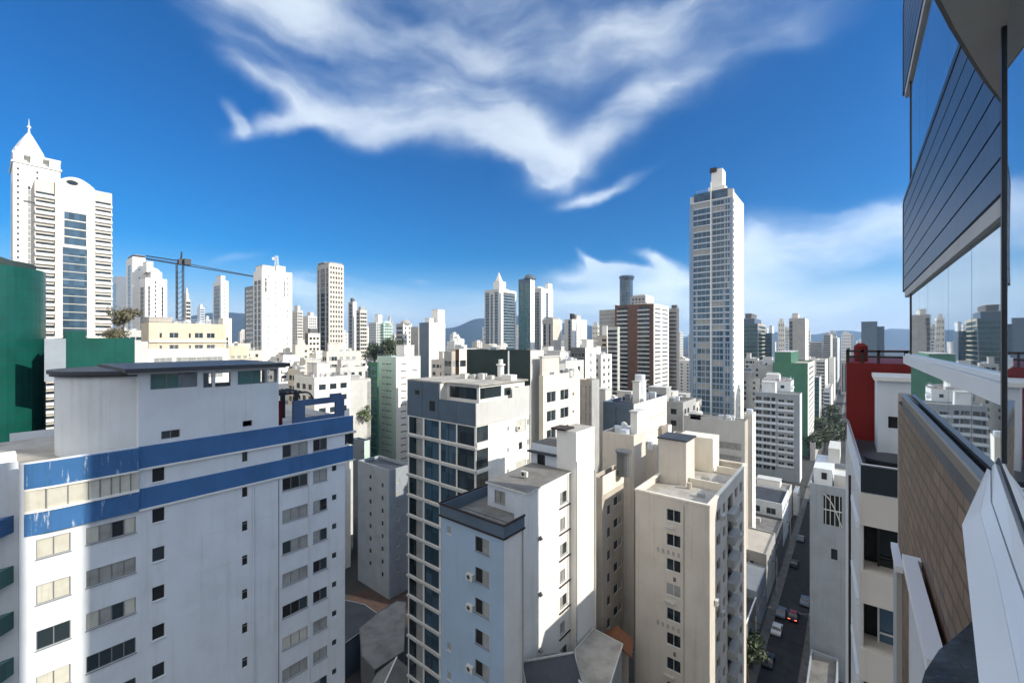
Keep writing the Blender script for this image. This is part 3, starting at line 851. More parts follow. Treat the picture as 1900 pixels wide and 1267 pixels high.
tower('small cream block with grille windows below the twin-stack tower', 664, 670, 700, 690, 205, 'beige', S=(('g', 3, 1.6, 1.4),), F=(('g', 2, 1.2, 1.2),), name='apartment_building', cat='building', roof=(('tanks', 4),))
tower('beige block with a white roof box beneath the cream balcony tower', 640, 652, 690, 668, 240, 'grey', S=(('g', 4, 1.8, 1.5),), side='white', name='apartment_building', cat='building', roof=(('box', .3, .6, .2, .6, 4, 'bright'),))
for i, (u, v, d, h, r) in enumerate(((694, 662, 235, 17, 7), (712, 655, 250, 19, 8), (728, 650, 262, 19, 8))):
    p = onD(u, v, d)
    tree('dark dense tree on the rise behind the mint corner block', p.x, p.y, p.z - h * .55, h, r, 'leafd', 'dark trees behind the mint corner block', 1100, ls=.6)
p = onD(668, 772, 135); tree('small round green tree left of the teal stair tower', p.x, p.y, p.z - 5, 9, 3.6, 'leaf', None, 900, ls=.35)

# yellow building with three banded storeys
t, q = tower('pale yellow banded block with paired windows below the crane', 262, 276, 420, 598, 100, 'yellow', S=(('g', (.14,), .5, 1.2), ('g', (.30,), 1.8, 1.3), ('g', (.50,), .5, 1.2), ('g', (.62,), 1.8, 1.3), ('g', (.78,), 1.8, 1.3), ('slab', 0, 1, .45, .45)), side='yellow', name='apartment_building', cat='building', roof=(('rail',), ('tanks', 6), ('box', .1, .8, .02, .3, 1.2, 'tan')), slabm='cream')
tower('white terrace floor with glass balustrade in front of the pale yellow block', 258, 268, 424, 648, 88, 'bright', S=(('g', (.2, .45, .62, .82), 3.2, 1.8),), name='apartment_building', cat='building', variant='curtain', roof=(('rail',),))
tower('small orange-cream lodge right of the pale yellow block', 418, 424, 462, 642, 118, 'yellow', S=(('g', 3, 1, 1),), name='house', cat='house', roof=(('tanks', 2),))
tower('narrow cream block right of the white terrace floor', 405, 414, 430, 590, 160, 'cream', S=(('v', .2, .6, 0, .9),), name='apartment_building', cat='building', glass='glass')
tower('grey mottled rooftop block left of the pale yellow block', 200, 214, 266, 612, 150, 'grey', S=(('g', 4, 1.5, 1.2),), side='lightgrey', name='apartment_building', cat='building', roof=(('tanks', 4),))
p = onD(228, 600, 146); tree('brown-green bushy tree on the rooftop left of the yellow block', p.x, p.y, p.z - 4, 9, 5, 'leafdry', None, 1300, ls=.4)
p = onD(214, 622, 132); tree('low spreading dry shrub in front of the grey mottled rooftop', p.x, p.y, p.z - 3.4, 5.5, 4.6, 'leafdry', None, 900, 'shrub', ls=.32)

# crane
D = 255
def P(u, v, dd=0): return onD(u, v, D + dd)
base = P(334, 633.5); top = P(337, 470)
t = thing('tower_crane', 'dark tower crane with a long jib above the yellow block', 'crane', (base.x, base.y, 0))
mb = MB(); s_ = 1.5
for dx, dy in ((-s_, -s_), (s_, -s_), (s_, s_), (-s_, s_)):
    mb.tube((base.x + dx, base.y + dy, 0), (base.x + dx, base.y + dy, P(336, 492).z), .28, 5)
z = 40
while z < P(336, 492).z - 3:
    mb.tube((base.x - s_, base.y - s_, z), (base.x + s_, base.y - s_, z + 3), .16, 4)
    mb.tube((base.x + s_, base.y - s_, z), (base.x + s_, base.y + s_, z + 3), .16, 4)
    mb.tube((base.x - s_, base.y - s_, z), (base.x + s_, base.y - s_, z), .16, 4)
    z += 3
part(t, 'mast', mb, M['dmetal'])
mb = MB(); a, b = P(270, 480, -6), P(336, 491)
up = Vector((0, 0, 2.2))
mb.tube(a, b, .4, 5); mb.tube(a + up * .8, b + up, .3, 5)
for k in range(14):
    q0 = a.lerp(b, k / 14); q1 = a.lerp(b, (k + 1) / 14)
    mb.tube(q0, q1 + up * (.8 + .2 * k / 14), .15, 4)
part(t, 'counter_jib', mb, M['dmetal'])
a, b = P(336, 491), P(474, 514, 20)
mb = MB(); mb.tube(a, b, .28, 5); mb.tube(a + up * .6, b + up * .15, .2, 5)
for k in range(26):
    q0 = a.lerp(b, k / 26); q1 = a.lerp(b, (k + 1) / 26); mb.tube(q0, q1 + up * (.6 - .45 * (k + 1) / 26), .1, 4)
part(t, 'jib', mb, M['dmetal'])
mb = MB(); c = P(336, 488); mb.box(c.x - 2.2, c.y - 1.5, c.z - 1, c.x + 2.2, c.y + 1.5, c.z + 2)
mb.tube(c, P(337, 467), .7, 6, 0, .4)
part(t, 'slewing_head', mb, M['dmetal'])
c = P(347, 486); part(t, 'operator_cab', MB().box(c.x - 1.6, c.y - 1.6, c.z - 1.8, c.x + 1.6, c.y + 1.6, c.z + 1.6), M['dmetal'])
# scaffolded spiky tower just right of the crane
t, q = tower('thin scaffolded tower with a ragged tip beside the crane mast', 340, 345, 354, 555, 330, 'lightgrey', S=(('g', 2, 1.4, 1.6),), F=(('g', 2, 1.4, 1.6),), roof=(('box', .1, .7, .2, .8, 5), ('box', .2, .5, .3, .7, 9), ('pole', .35, .5, 14)))
tower('tiny blue-topped white tower between the crane and the slender cream tower', 366, 371, 380, 570, 520, 'bluewhite', S=(('g', 3, 1.6, 1.5),), roof=(('box', .2, .7, .2, .7, 4),))

# ------------------------------------------------------------------ centre skyline
t, q = tower('left tower of the white glass pair before the hill, with a slim corner finial', 899, 926, 958, 536, 430, 'lightgrey', F=(('v', .06, .34, 0, .98), ('v', .42, .58, 0, .96), ('v', .70, .92, 0, .98)), S=(('v', .24, .92, 0, .98),), side='bright', glass='glassblue', roof=(('box', .55, .98, .05, .4, 8, 'bright'), ('box', .1, .5, .5, .98, 2.5, 'bright')))
roofstuff(t, q[0], q[1], q[2], q[3], q[4] + 8, (('pyr', .62, .9, .08, .3, 10, 'bright'),), M['bright'])
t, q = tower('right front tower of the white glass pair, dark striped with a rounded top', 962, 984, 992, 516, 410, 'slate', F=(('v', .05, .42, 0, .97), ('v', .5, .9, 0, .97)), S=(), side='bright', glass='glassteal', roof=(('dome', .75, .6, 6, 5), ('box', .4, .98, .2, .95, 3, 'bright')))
t, q = tower('white glass tower with a needle finial right of the dark striped tower', 985, 1004, 1026, 534, 440, 'lightgrey', F=(('v', .2, .8, 0, .97),), S=(('v', .4, .6, 0, .97),), side='bright', glass='glassblue', roof=(('box', .1, .6, .1, .6, 2, 'bright'), ('box', .7, .98, .6, .95, 6, 'bright')))
roofstuff(t, q[0], q[1], q[2], q[3], q[4] + 6, (('pole', .85, .78, 12),), M['bright'])
tower('beige-grey tower with crowned roofline just right of the white glass pair', 1007, 1026, 1041, 592, 330, 'grey', F=(('v', .1, .3, 0, .96), ('v', .6, .75, 0, .96)), side='beige', roof=(('box', .2, .8, .2, .8, 1.4), ('tanks', 3)))
tower('white ribbed block with one black roof box in the centre', 1047, 1062, 1089, 592, 380, 'lightgrey', F=(('v', .5, .8, 0, 1),), S=(('v', .22, .28, 0, .97), ('v', .5, .54, 0, .97)), side='bright', roof=(('box', .5, .8, .1, .25, 5, 'trim'), ('box', .55, .95, .3, .6, 4)))
t, q = tower('very dark flat-roofed wall block standing behind the glass grid building', 866, 984, 1009, 650, 66.5, 'blackgreen', side='lightgrey', name='apartment_building', cat='building', roofm='roofpale', roof=(('tanks', 3),))
tower('pink-red lattice clad shaft left of the very dark wall block', 845, 852, 866, 648, 92, 'brown', F=(('b', .1, .9, 1.4),), S=(('b', .1, .9, 1.4),), side='cream', name='stair_tower', cat='building', lod=2)
tower('olive-grey gridded block left of the pink-red shaft', 824, 838, 850, 652, 100, 'grey', F=(('g', 2, 1.4, 1.4),), S=(('g', 2, 1.4, 1.4),), side='tan', name='apartment_building', cat='building')
tower('cream stepped building with a blank parapet band in the centre', 1000, 1008, 1076, 697, 66, 'cream', S=(('g', (.2, .55), 2.6, 1.7, 1.6), ('g', (.80,), .5, .5, 1.2)), side='cream', name='apartment_building', cat='building', roof=(('tanks', 3), ('box', .0, .55, .02, .45, 2.8, 'beige')))
tower('dark charcoal block with a white flank left of the brown tower', 1058, 1086, 1106, 645, 165, 'darkgrey', F=(('g', 4, 1.4, 1.5),), S=(('g', (.5,), 1.6, 1.4),), side='white', name='apartment_building', cat='building', roof=(('box', .6, .95, .2, .8, 3, 'white'), ('tanks', 3)))
tower('brownish-grey ribbed block in front of the dark charcoal block', 1074, 1098, 1112, 705, 108, 'tan', F=(('v', .1, .2, 0, .98), ('v', .5, .6, 0, .98), ('v', .8, .9, 0, .98)), side='grey', name='apartment_building', cat='building')
tower('small grey block with railings just right of the white glass pair', 1040, 1052, 1066, 668, 190, 'grey', F=(('g', 2, 1.4, 1.4),), side='beige', name='apartment_building', cat='building', roof=(('tanks', 4), ('rail',)))
# brown tower group
tower('plain grey-beige block behind the left edge of the brown tower', 1112, 1142, 1152, 574, 320, 'grey', F=(('b', .0, 1, .25),), side='grey')
tower('narrow beige slab with a white roof box left of the brown tower', 1108, 1126, 1128, 622, 268, 'tan', F=(('b', .5, .95, 1.4),), side='beige', roof=(('box', .5, .98, .1, .9, 6, 'bright'),))
tower('grey balcony wing between the beige slab and the brown tower', 1126, 1146, 1150, 606, 285, 'lightgrey', F=(('b', .05, .95, 1.6), ('slab', .0, .98, .9, .8)), slabm='lightgrey')
t, q = tower('red-brown brick tower with two columns of pale balconies', 1141, 1213, 1241, 563, 290, 'brown', F=(('b', .08, .34, 2.2), ('b', .62, .90, 2.2), ('slab', .06, .34, .8, 1.0), ('slab', .60, .90, .8, 1.0)), S=(('b', .06, .44, .9), ('b', .54, .92, .9)), side='bright', slabm='lightgrey', roof=(('box', .4, .75, .2, .7, 1.2, 'beige'), ('box', .0, .02, .0, .98, .4)))
tower('dark grey ribbed tower wing behind the white flank of the brown tower', 1238, 1256, 1260, 572, 318, 'grey', F=(('b', .05, .95, .9),), side='darkgrey', roof=(('rail',), ('box', .4, .9, .2, .8, 2.5, 'darkgrey')))
tower('white-capped block peeping above the roof of the brown tower', 1170, 1198, 1213, 548, 345, 'grey', F=(('g', 4, 1.5, 1.5),), side='bright', roof=(('box', .1, .9, .1, .9, .8, 'bright'),))
C = onD(1162, 520, 420)
t = thing('glass_tower', 'round blue glass tower with a flared dark cap behind the brown tower', 'tower', (C.x, C.y, 0))
mb = MB(); mb.cyl(C.x, C.y, 0, C.z, 6.2, 20)
for k in range(int(C.z / 3.2)): mb.cyl(C.x, C.y, k * 3.2, k * 3.2 + .35, 6.32, 20, 1)
for i in range(10):
    a_ = i * .628; mb.tube((C.x + 6.2 * math.cos(a_), C.y + 6.2 * math.sin(a_), 0), (C.x + 6.2 * math.cos(a_), C.y + 6.2 * math.sin(a_), C.z), .25, 4, 1)
part(t, 'glass_shaft', mb, [M['glassblue'], M['slate']])
part(t, 'roof_cap', MB().cyl(C.x + .5, C.y, C.z + .01, C.z + 3, 6.4, 20, 0, 7.6).cyl(C.x + .5, C.y, C.z + 3, C.z + 4.2, 7.6, 20, 0, 6.5), M['slate'])

# tall tower with a white pipe
C = onD(1360, 352, 211); X1, Y0 = C.x, C.y; ZT = C.z
X0 = onY(1275, 352, Y0).x; Y1 = onX(1380, 352, X1).y
t = thing('apartment_tower', 'tallest tower, blue glass front with white floor bands and a white flank', 'tower', ((X0 + X1) / 2, (Y0 + Y1) / 2, 0))
FOOT.append((X0, Y0, X1, Y1))
W = X1 - X0
CH = 3.0                       # chamfered left corner
mb = MB(); rows = [ZT - 6.6 - 3.0 * k for k in range(44)]
wins = []
for k, z in enumerate(rows):
    if z < 6: break
    if z > 84: cols_ = ((.005, .455), (.50, .79), (.815, .86), (.875, .925))
    else: cols_ = ((.005, .07), (.11, .43), (.50, .76), (.815, .92))
    for a, b in cols_: wins.append((CH + (W - CH) * a, CH + (W - CH) * b, z + .30, z + 2.62))
wf = [(a - CH, b - CH, c, d) for a, b, c, d in wins]
mb.wall((X0 + CH, Y0), X_, W - CH, 0, ZT - 3.2, wf, .2, 0, None)
mb.wall((X0, Y0 + CH * 1.3), (CH / math.hypot(CH, CH * 1.3), -CH * 1.3 / math.hypot(CH, CH * 1.3)), math.hypot(CH, CH * 1.3), 0, ZT - 3.2)
mb.wall((X1, Y0), Y_, Y1 - Y0, 0, ZT - .4, [(.5, 2.6, z + .4, z + 2.5) for z in rows if 6 < z] + [((Y1 - Y0) * .55, (Y1 - Y0) * .55 + .9, z + .9, z + 2.1) for z in rows if 6 < z], .2, 3, 1); mb.wall((X1, Y1), (-1, 0), W, 0, ZT - 3.2); mb.wall((X0, Y1), (0, -1), Y1 - Y0 - CH * 1.3, 0, ZT - 3.2)
mb.face([(X0 + CH, Y0, ZT - 3.2), (X1, Y0, ZT - 3.2), (X1, Y1, ZT - 3.2), (X0, Y1, ZT - 3.2), (X0, Y0 + CH * 1.3, ZT - 3.2)], 2)
part(t, 'wall', mb, [M['towerblue'], M['glassblue'], M['roofpale'], M['bright']])
# dark glass crown storey
mb = MB()
mb.prism([(X0 + CH * 1.1, Y0 + .4), (X1 - 2.6, Y0 + .4), (X1 - 1.2, Y0 + 3), (X1 - 1.2, Y1 - 2), (X0 + 1.5, Y1 - 2), (X0 + 1.2, Y0 + 5)], ZT - 3.19, ZT + 1.6, 0, 1)
part(t, 'crown_glazing', mb, [M['glassblue'], M['roofpale']])
part(t, 'crown_pier', MB().box(X1 - 2.4, Y0 + .05, ZT - 3.19, X1 - .02, Y0 + 3.2, ZT + .8), M['lightgrey'])
part(t, 'crown_pier', MB().box(X0 + 1.2, Y0 + 1.0, ZT - 3.19, X0 + CH * 1.05, Y0 + 4, ZT + .6), M['lightgrey'])
part(t, 'crown_rim', MB().box(X0 + CH * .9, Y0 - .15, ZT - 3.45, X1 - .5, Y0 - .003, ZT - 3.0), M['bright'])
wins.sort(key=lambda h: -h[3])
rest = MB()
for i, (a, b, c, d) in enumerate(wins):
    if i < 99: put_window(t, (X0, Y0), X_, (a + b) / 2, (c + d) / 2, b - a, d - c, max(1, round((b - a) / 1.9)), 'curtain' if (i * 7 + i // 3) % 9 == 0 else 'blue', 'frame', False, panes=False)
    else:
        rest.face([(X0 + a, Y0 + .13, c), (X0 + b, Y0 + .13, c), (X0 + b, Y0 + .13, d), (X0 + a, Y0 + .13, d)], 1 if (i * 7) % 5 == 0 else 0)
        nn = max(2, round((b - a) / 1.9))
        for q_ in range(1, nn):
            x_ = X0 + a + (b - a) * q_ / nn; rest.box(x_ - .06, Y0 + .05, c, x_ + .06, Y0 + .12, d, 2)
part(t, 'window', rest, [M['glassblue'], M['curtain'], M['frame']], kind='stuff')
part(t, 'centre_pipe', MB().box(X0 + W * .525, Y0 - .5, 20, X0 + W * .55, Y0 - .003, ZT + 6), M['bright'])
for k, z in enumerate(rows):
    if z > 60: part(t, 'floor_band', MB().box(X0 + W * .15, Y0 - .3, z - .22, X0 + W * .94, Y0 - .004, z + .18), M['bluewhite'])
mb = MB()
for i in range(18): mb.tube((X0 + W * (.2 + .04 * i), Y0 + .6, ZT + 1.6), (X0 + W * (.2 + .04 * i), Y0 + .6, ZT + 2.9), .07, 4)
mb.tube((X0 + W * .2, Y0 + .6, ZT + 2.9), (X0 + W * .88, Y0 + .6, ZT + 2.9), .09, 4)
part(t, 'roof_railing', mb, M['metal'])
mb = MB().box(X0 + W * .44, Y0 + 3, ZT + 1.6, X0 + W * .80, Y0 + 12, ZT + 4.5).box(X0 + W * .50, Y0 + 4, ZT + 4.5, X0 + W * .74, Y0 + 11, ZT + 13.5)
part(t, 'roof_block', mb, M['bright'])
part(t, 'roof_vent', MB().box(X0 + W * .47, Y0 + 3.4, ZT + 12.2, X0 + W * .62, Y0 + 9, ZT + 14.4), M['trim'])
# right of the tall tower
t, q = tower('dark green glass tower with a stepped roof right of the tallest tower', 1376, 1406, 1421, 600, 320, 'slate', F=(('b', .03, .97, 2.2),), S=(('b', .05, .95, 2.2),), side='tan', glass='glassgreen', roof=(('box', .05, .75, .1, .9, 4, 'slate'), ('box', .1, .5, .2, .8, 8, 'darkgrey')))
tower('thin dark blue tower with a pale rooftop shaft right of the dark green glass tower', 1420, 1432, 1438, 618, 345, 'slate', F=(('v', .05, .95, 0, 1),), glass='glassblue', side='slate', roof=(('box', .5, .95, .2, .8, 6, 'bluewhite'),))
t, q = tower('grey-brown slab tower with a white edge above the mid-green wall', 1464, 1494, 1500, 590, 300, 'grey', F=(('v', .02, .22, 0, .98),), side='bright', roof=(('box', .15, .5, .2, .8, 3.6, 'lightgrey'), ('dome', .3, .5, 2.4, 4.4)))
t, q = tower('mid-green blank wall building with a white balcony flank by the street', 1434, 1499, 1511, 674, 222, 'midgreen', S=(('b', .12, .88, 1.2),), side='bright', name='apartment_building', cat='building', roofm='roofpale')
roofstuff(t, q[0], q[1], q[2], q[3], q[4], (('box', .02, .50, .1, .95, 5.6, 'midgreen'),), M['midgreen'])
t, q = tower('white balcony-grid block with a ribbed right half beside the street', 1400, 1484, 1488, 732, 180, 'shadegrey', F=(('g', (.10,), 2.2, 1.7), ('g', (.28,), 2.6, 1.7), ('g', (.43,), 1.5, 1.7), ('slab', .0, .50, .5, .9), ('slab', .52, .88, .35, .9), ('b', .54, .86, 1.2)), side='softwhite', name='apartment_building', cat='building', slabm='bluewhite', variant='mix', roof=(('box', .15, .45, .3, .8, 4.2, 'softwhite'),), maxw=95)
tower('hazy grey tower left of the white strip building down the street', 1528, 1541, 1545, 620, 560, 'grey', F=(('g', 4, 1.5, 1.6),), side='lightgrey', roof=(('box', .3, .7, .3, .7, 2.5),))
tower('hazy pale tower right of the grey one down the street', 1542, 1554, 1558, 626, 620, 'lightgrey', F=(('g', 4, 1.5, 1.6),), side='softwhite', roof=(('box', .3, .7, .3, .7, 2),))
tower('bright white strip building at the end of the street', 1538, 1548, 1550, 664, 430, 'bright', F=(('g', 1, .6, .6, .9, .7),), side='bright', name='apartment_building', cat='building')
tower('hazy grey-blue block behind the mid-green wall building', 1502, 1526, 1530, 634, 640, 'lightgrey', F=(('b', .05, .95, 1.4),), side='softwhite')
tower('teal-grey glass block on the left side of the far street', 1508, 1520, 1524, 700, 290, 'slate', F=(('b', .05, .95, 2),), glass='glassteal', side='lightgrey', name='apartment_building', cat='building')
tower('grey block with window rows beside the far street', 1514, 1531, 1536, 668, 380, 'lightgrey', F=(('g', 4, 1.4, 1.5),), side='white', name='apartment_building', cat='building')
tower('pale shop block under the bright white strip building', 1528, 1540, 1546, 724, 340, 'softwhite', F=(('g', 3, 1.4, 1.5),), side='bright', name='apartment_building', cat='building')
tower('narrow dark block at the red building side of the far street', 1560, 1572, 1573, 668, 480, 'grey', F=(('v', .2, .4, 0, .9), ('v', .6, .8, 0, .9)), side='grey', name='apartment_building', cat='building')
t, q = tower('blue glass office tower with a stepped shoulder above the red wall', 1598, 1627, 1628, 597, 470, 'slate', F=(('b', .03, .48, 2.3), ('b', .52, .97, 2.3)), glass='glassblue', side='slate', name='office_tower')
tower('lower blue glass shoulder block right of the blue office tower', 1626, 1640, 1641, 606, 475, 'slate', F=(('b', .05, .95, 2.3),), glass='glassblue', side='slate', name='office_tower')

# ------------------------------------------------------------------ blue banded building, left foreground
BX = -43.0
yv = lambda u: onX(u, 633, BX).y
zv = lambda u, v: onX(u, v, BX).z
YA, YB, YC_, YD = 1.6, yv(257), yv(517), yv(640)
t = thing('apartment_building', 'large pale apartment building with two blue tiled bands and a flat-roofed penthouse', 'building', (BX - 8, 13, 0))
FOOT.append((BX - 16, -8, BX, YD))
ST = 3.08
cols_ = []   # (ya, yb, z top of row 0, height, n, variant, first row)
def colspec(ua, ub, zt0, h, n, var, k0): cols_.append((yv(ua), yv(ub), zt0, h, n, var, k0))
colspec(67, 131, 49.8, 1.3, 2, 'blind', 1)
colspec(160, 252, 49.78, 1.2, 4, 'pale', 1)
colspec(282, 306, 50.0, 1.12, 1, 'open', 0)
colspec(449, 460, 50.02, .92, 1, 'open', 0)
colspec(524, 571, 49.95, 1.22, 3, 'mix', 0)
colspec(581, 607, 49.95, 1.2, 2, 'mix', 0)
colspec(616, 625, 50.05, .62, 1, 'dark', 1)
holes, wins = [], []
rnd = random.Random(4)
for (a, b, z0_, h, n, var, k0) in cols_:
    for k in range(k0, 12):
        zt_ = z0_ - ST * k
        zt_ -= .12 if k >= 1 else 0
        holes.append((a - YA, b - YA, zt_ - h, zt_)); 
        vv = var
        if var == 'mix': vv = rnd.choice(['mix', 'night', 'curtain', 'mix', 'night', 'blind'])
        if var == 'pale': vv = rnd.choice(['pale', 'pale', 'curtain', 'mix'])
        if var == 'blind' and k == 3: vv = 'mix'
        if var == 'open' and rnd.random() < .25: vv = 'dark'
        wins.append((a, b, zt_ - h, zt_, n, vv))
mb = MB()
mb.wall((BX, YA), Y_, YD - YA, 0, 51.9, holes, .2, 0, None)
mb.wall((BX - 15, YA), X_, 15, 0, 51.2, [(3 + 4 * i, 4.4 + 4 * i, 48.4 - 3.08 * k, 49.6 - 3.08 * k) for i in range(3) for k in range(1, 10)], .2, 0, 2)
mb.wall((BX, YD), (-1, 0), 15, 0, 51.9); mb.wall((BX - 15, YD), (0, -1), YD - YA, 0, 51.9)
mb.face([(BX - 15, YA, 51.2), (BX - .25, YA, 51.2), (BX - .25, YD, 51.2), (BX - 15, YD, 51.2)], 1)
mb.face([(BX - .25, YA, 51.2), (BX - .25, YA, 51.9), (BX - .25, YD, 51.9), (BX - .25, YD, 51.2)], 0)
mb.face([(BX, YA, 51.9), (BX, YD, 51.9), (BX - .25, YD, 51.9), (BX - .25, YA, 51.9)], 0)
part(t, 'wall', mb, [M['softwhite'], M['roofpale'], M['glass']])
for (a, b, zb, ze, n, vv) in wins:
    put_window(t, (BX, 0), Y_, (a + b) / 2, (zb + ze) / 2, b - a, ze - zb, n, vv, 'frameg' if n > 1 else 'frame', b - a > .7)
# dark interior sheet behind the openings
part(t, 'interior', MB().box(BX - .6, YA + .3, 10, BX - .55, YD - .3, 51), M['black'])
# blue bands: flush part and swelling bay part
def band(z0_, z1_, name='blue_band'):
    part(t, name, MB().box(BX + .003, YB, z0_, BX + .13, YD + .9, z1_), M['bluband'])
    mb = MB()
    part(t, 'band_sill', MB().box(BX + .003, YB, z0_ - .13, BX + .20, YD + .9, z0_ - .003), M['white'])
band(50.2, 51.88); band(47.07, 48.62)
def bay(z0_, z1_, out, mat, name, top=False):
    mb = MB(); pts = []
    n = 14
    for i in range(n + 1):
        q = i / n
        y = YA + .2 + (YB - YA - .2) * q
        o = out * (1 - max(0, (1 - q * 3.2)) ** 2) if q < .32 else out
        pts.append((BX + max(.02, o), y))
    for (a, b) in zip(pts[:-1], pts[1:]):
        mb.face([(a[0], a[1], z0_), (b[0], b[1], z0_), (b[0], b[1], z1_), (a[0], a[1], z1_)])
        mb.face([(BX + .002, a[1], z1_), (a[0], a[1], z1_), (b[0], b[1], z1_), (BX + .002, b[1], z1_)])
        mb.face([(BX + .002, b[1], z0_), (b[0], b[1], z0_), (a[0], a[1], z0_), (BX + .002, a[1], z0_)])
    mb.face([(BX + .002, YB, z0_), (BX + .002, YB, z1_), (pts[-1][0], YB, z1_), (pts[-1][0], YB, z0_)])
    part(t, name, mb, M[mat])
bay(50.15, 51.82, .26, 'blueruns', 'bay_band')
bay(50.02, 50.147, .32, 'white', 'bay_sill')
bay(48.66, 50.015, .16, 'blind', 'bay_glazing')
bay(48.50, 48.655, .32, 'white', 'bay_sill')
bay(47.0, 48.495, .24, 'blueruns', 'bay_band')
for q in (.2, .37, .54, .64, .74, .82, .92):
    y = YA + (YB - YA) * q
    part(t, 'bay_mullion', MB().box(BX + .14, y - .03, 48.66, BX + .20, y + .03, 50.01), M['frameg'])
# penthouse
ph = []
for (ua, ub, va, vb) in ((279, 366, 690, 722), (377, 394, 692, 719), (399, 428, 691, 717), (441, 514, 684, 714)):
    ph.append((yv(ua), yv(ub), zv((ua + ub) / 2, (va + vb) / 2) - .62, zv((ua + ub) / 2, (va + vb) / 2) + .62))
ph.append((yv(299), yv(334), zv(316, 813), zv(316, 798))); ph.append((yv(450), yv(468), zv(459, 791), zv(459, 780)))
mb = MB()
mb.wall((BX + .004, YB), Y_, YC_ - YB, 51.85, 57.5, [(a - YB, b - YB, c, d) for a, b, c, d in ph], .2, 0, None)
mb.wall((BX, YC_), (-1, 0), 10, 51.2, 57.5, [(.6, 2.6, 55.9, 57.2), (3.4, 6, 55.9, 57.2)], .2, 0, None)
mb.wall((BX - 10, YC_), (0, -1), YC_ - YB, 51.2, 57.5, [(1, 6, 55.6, 57.2)], .2)
mb.wall((BX - 10, YB), X_, 10, 51.2, 57.5)
mb.face([(BX - 10, YB, 54.6), (BX, YB, 54.6), (BX, YC_, 54.6), (BX - 10, YC_, 54.6)], 0)
part(t, 'penthouse', mb, [M['softwhite'], M['glass']])
for (a, b, c, d), var in zip(ph, ('open', 'open', 'open', 'open', 'dark', 'open')):
    if var == 'dark': put_window(t, (BX, 0), Y_, (a + b) / 2, (c + d) / 2, b - a, d - c, 2, 'dark', 'frameg', False)
    else:
        mb = MB(); q = .05
        for (y0, y1, z0_, z1_) in ((a, b, c, c + q), (a, b, d - q, d), (a, a + q, c + q, d - q), (b - q, b, c + q, d - q)):
            mb.box(BX - .14, y0, z0_, BX - .06, y1, z1_)
        for k in range(1, max(1, int((b - a) / 1.0)) ):
            y = a + (b - a) * k / max(1, int((b - a) / 1.0)); mb.box(BX - .14, y - .03, c + q, BX - .06, y + .03, d - q)
        f = part(t, 'window', mb, M['frameg'])
        if b - a > 2.0: part(f, 'pane', MB().box(BX - .11, a, c, BX - .10, b - (b - a) * .42, d), M['glassteal'])
mb = MB(); mb.box(BX - 11, YB - .9, 57.62, BX + .9, YC_ + .7, 57.95)
part(t, 'flat_roof', mb, M['roofdark'])
part(t, 'roof_soffit', MB().box(BX - 10.6, YB - .6, 57.503, BX + .6, YC_ + .45, 57.617), M['lightgrey'])
cx, cy, r_ = -48.6, 8.6, 5.0
mb = MB(); n = 40
part(t, 'round_stair_wall', MB().cyl(cx, cy, 51.2, 57.3, r_, 48), M['softwhite'], smooth=False)
part(t, 'round_roof', MB().cyl(cx, cy, 57.303, 57.5, r_ + .3, 48).cyl(cx, cy, 57.503, 57.75, r_ + .45, 48), M['roofdark'])
# roof terrace at the right end
mb = MB()
yo, y1_, y2_, y3_ = yv(546), yv(568), yv(625), yv(641)
mb.wall((BX - .2, yo), Y_, y3_ - yo, 51.9, 54.1, [(y1_ - yo, y2_ - yo, 52.3, 53.5)], .3)
mb.wall((BX - .5, y3_), (0, -1), y3_ - yo, 51.9, 54.1, [(y3_ - y2_, y3_ - y1_, 52.3, 53.5)], .02)
mb.face([(BX - .2, yo, 54.1), (BX - .2, y3_, 54.1), (BX - .5, y3_, 54.1), (BX - .5, yo, 54.1)])
mb.wall((BX - .5, yo), X_, .3, 51.9, 54.1); mb.wall((BX - .2, y3_), (-1, 0), .3, 51.9, 54.1)
mb.box(BX - .4, y3_ - 1.6, 54.1, BX - .25, y3_ - .3, 54.45)
part(t, 'terrace_wall', mb, M['terraceblue'])
part(t, 'terrace_room', MB().box(BX - 4, yv(520), 51.25, BX - 2.5, yv(545), 53.9), M['red'])
mb = MB(); yp0, yp1 = yv(517) + .02, yv(582)
for k, x in enumerate((BX - .6, BX - 3.6)):
    mb.box(x - .09, yp0, 54.75, x + .09, yp1 - .6, 54.95)
    mb.box(x - .14, yp1 - 1.7, 52, x + .14, yp1 - 1.3, 54.75)
    prev = None
    for i in range(7):
        a = i / 6 * 1.4; p_ = (x, yp1 - .6 + .9 * math.sin(a), 54.85 - 1.3 * (1 - math.cos(a)))
        if prev: mb.tube(prev, p_, .09, 6)
        prev = p_
for i in range(5):
    y = yp0 + .3 + i * (yp1 - yp0 - 1) / 5; mb.box(BX - 3.7, y, 54.96, BX - .4, y + .1, 55.06)
part(t, 'pergola', mb, M['dmetal'])
part(t, 'end_balcony', MB().box(BX - 3, YD + .003, 49.95, BX + .12, YD + 1.3, 50.15).box(BX - 3, YD + .003, 46.9, BX + .12, YD + 1.2, 47.05), M['lightgrey'])
part(t, 'end_balcony_glazing', MB().box(BX - 3, YD + .9, 48.64, BX + .05, YD + 1.0, 49.94), M['glass'])
part(t, 'wall_joint', MB().box(BX + .002, YC_ - .02, 5, BX + .03, YC_ + .03, 46.9), M['darkgrey'])
for k in range(1, 14):
    z = 46.6 - ST * k
    part(t, 'floor_joint', MB().box(BX - .01, YB + 2.4, z, BX + .004, YC_ - .3, z + .02), M['lightgrey'])
for y in (yv(470), yv(573)): part(t, 'drain_pipe', MB().tube((BX + .07, y, 4), (BX + .07, y, 46.9), .05, 6), M['softwhite'])
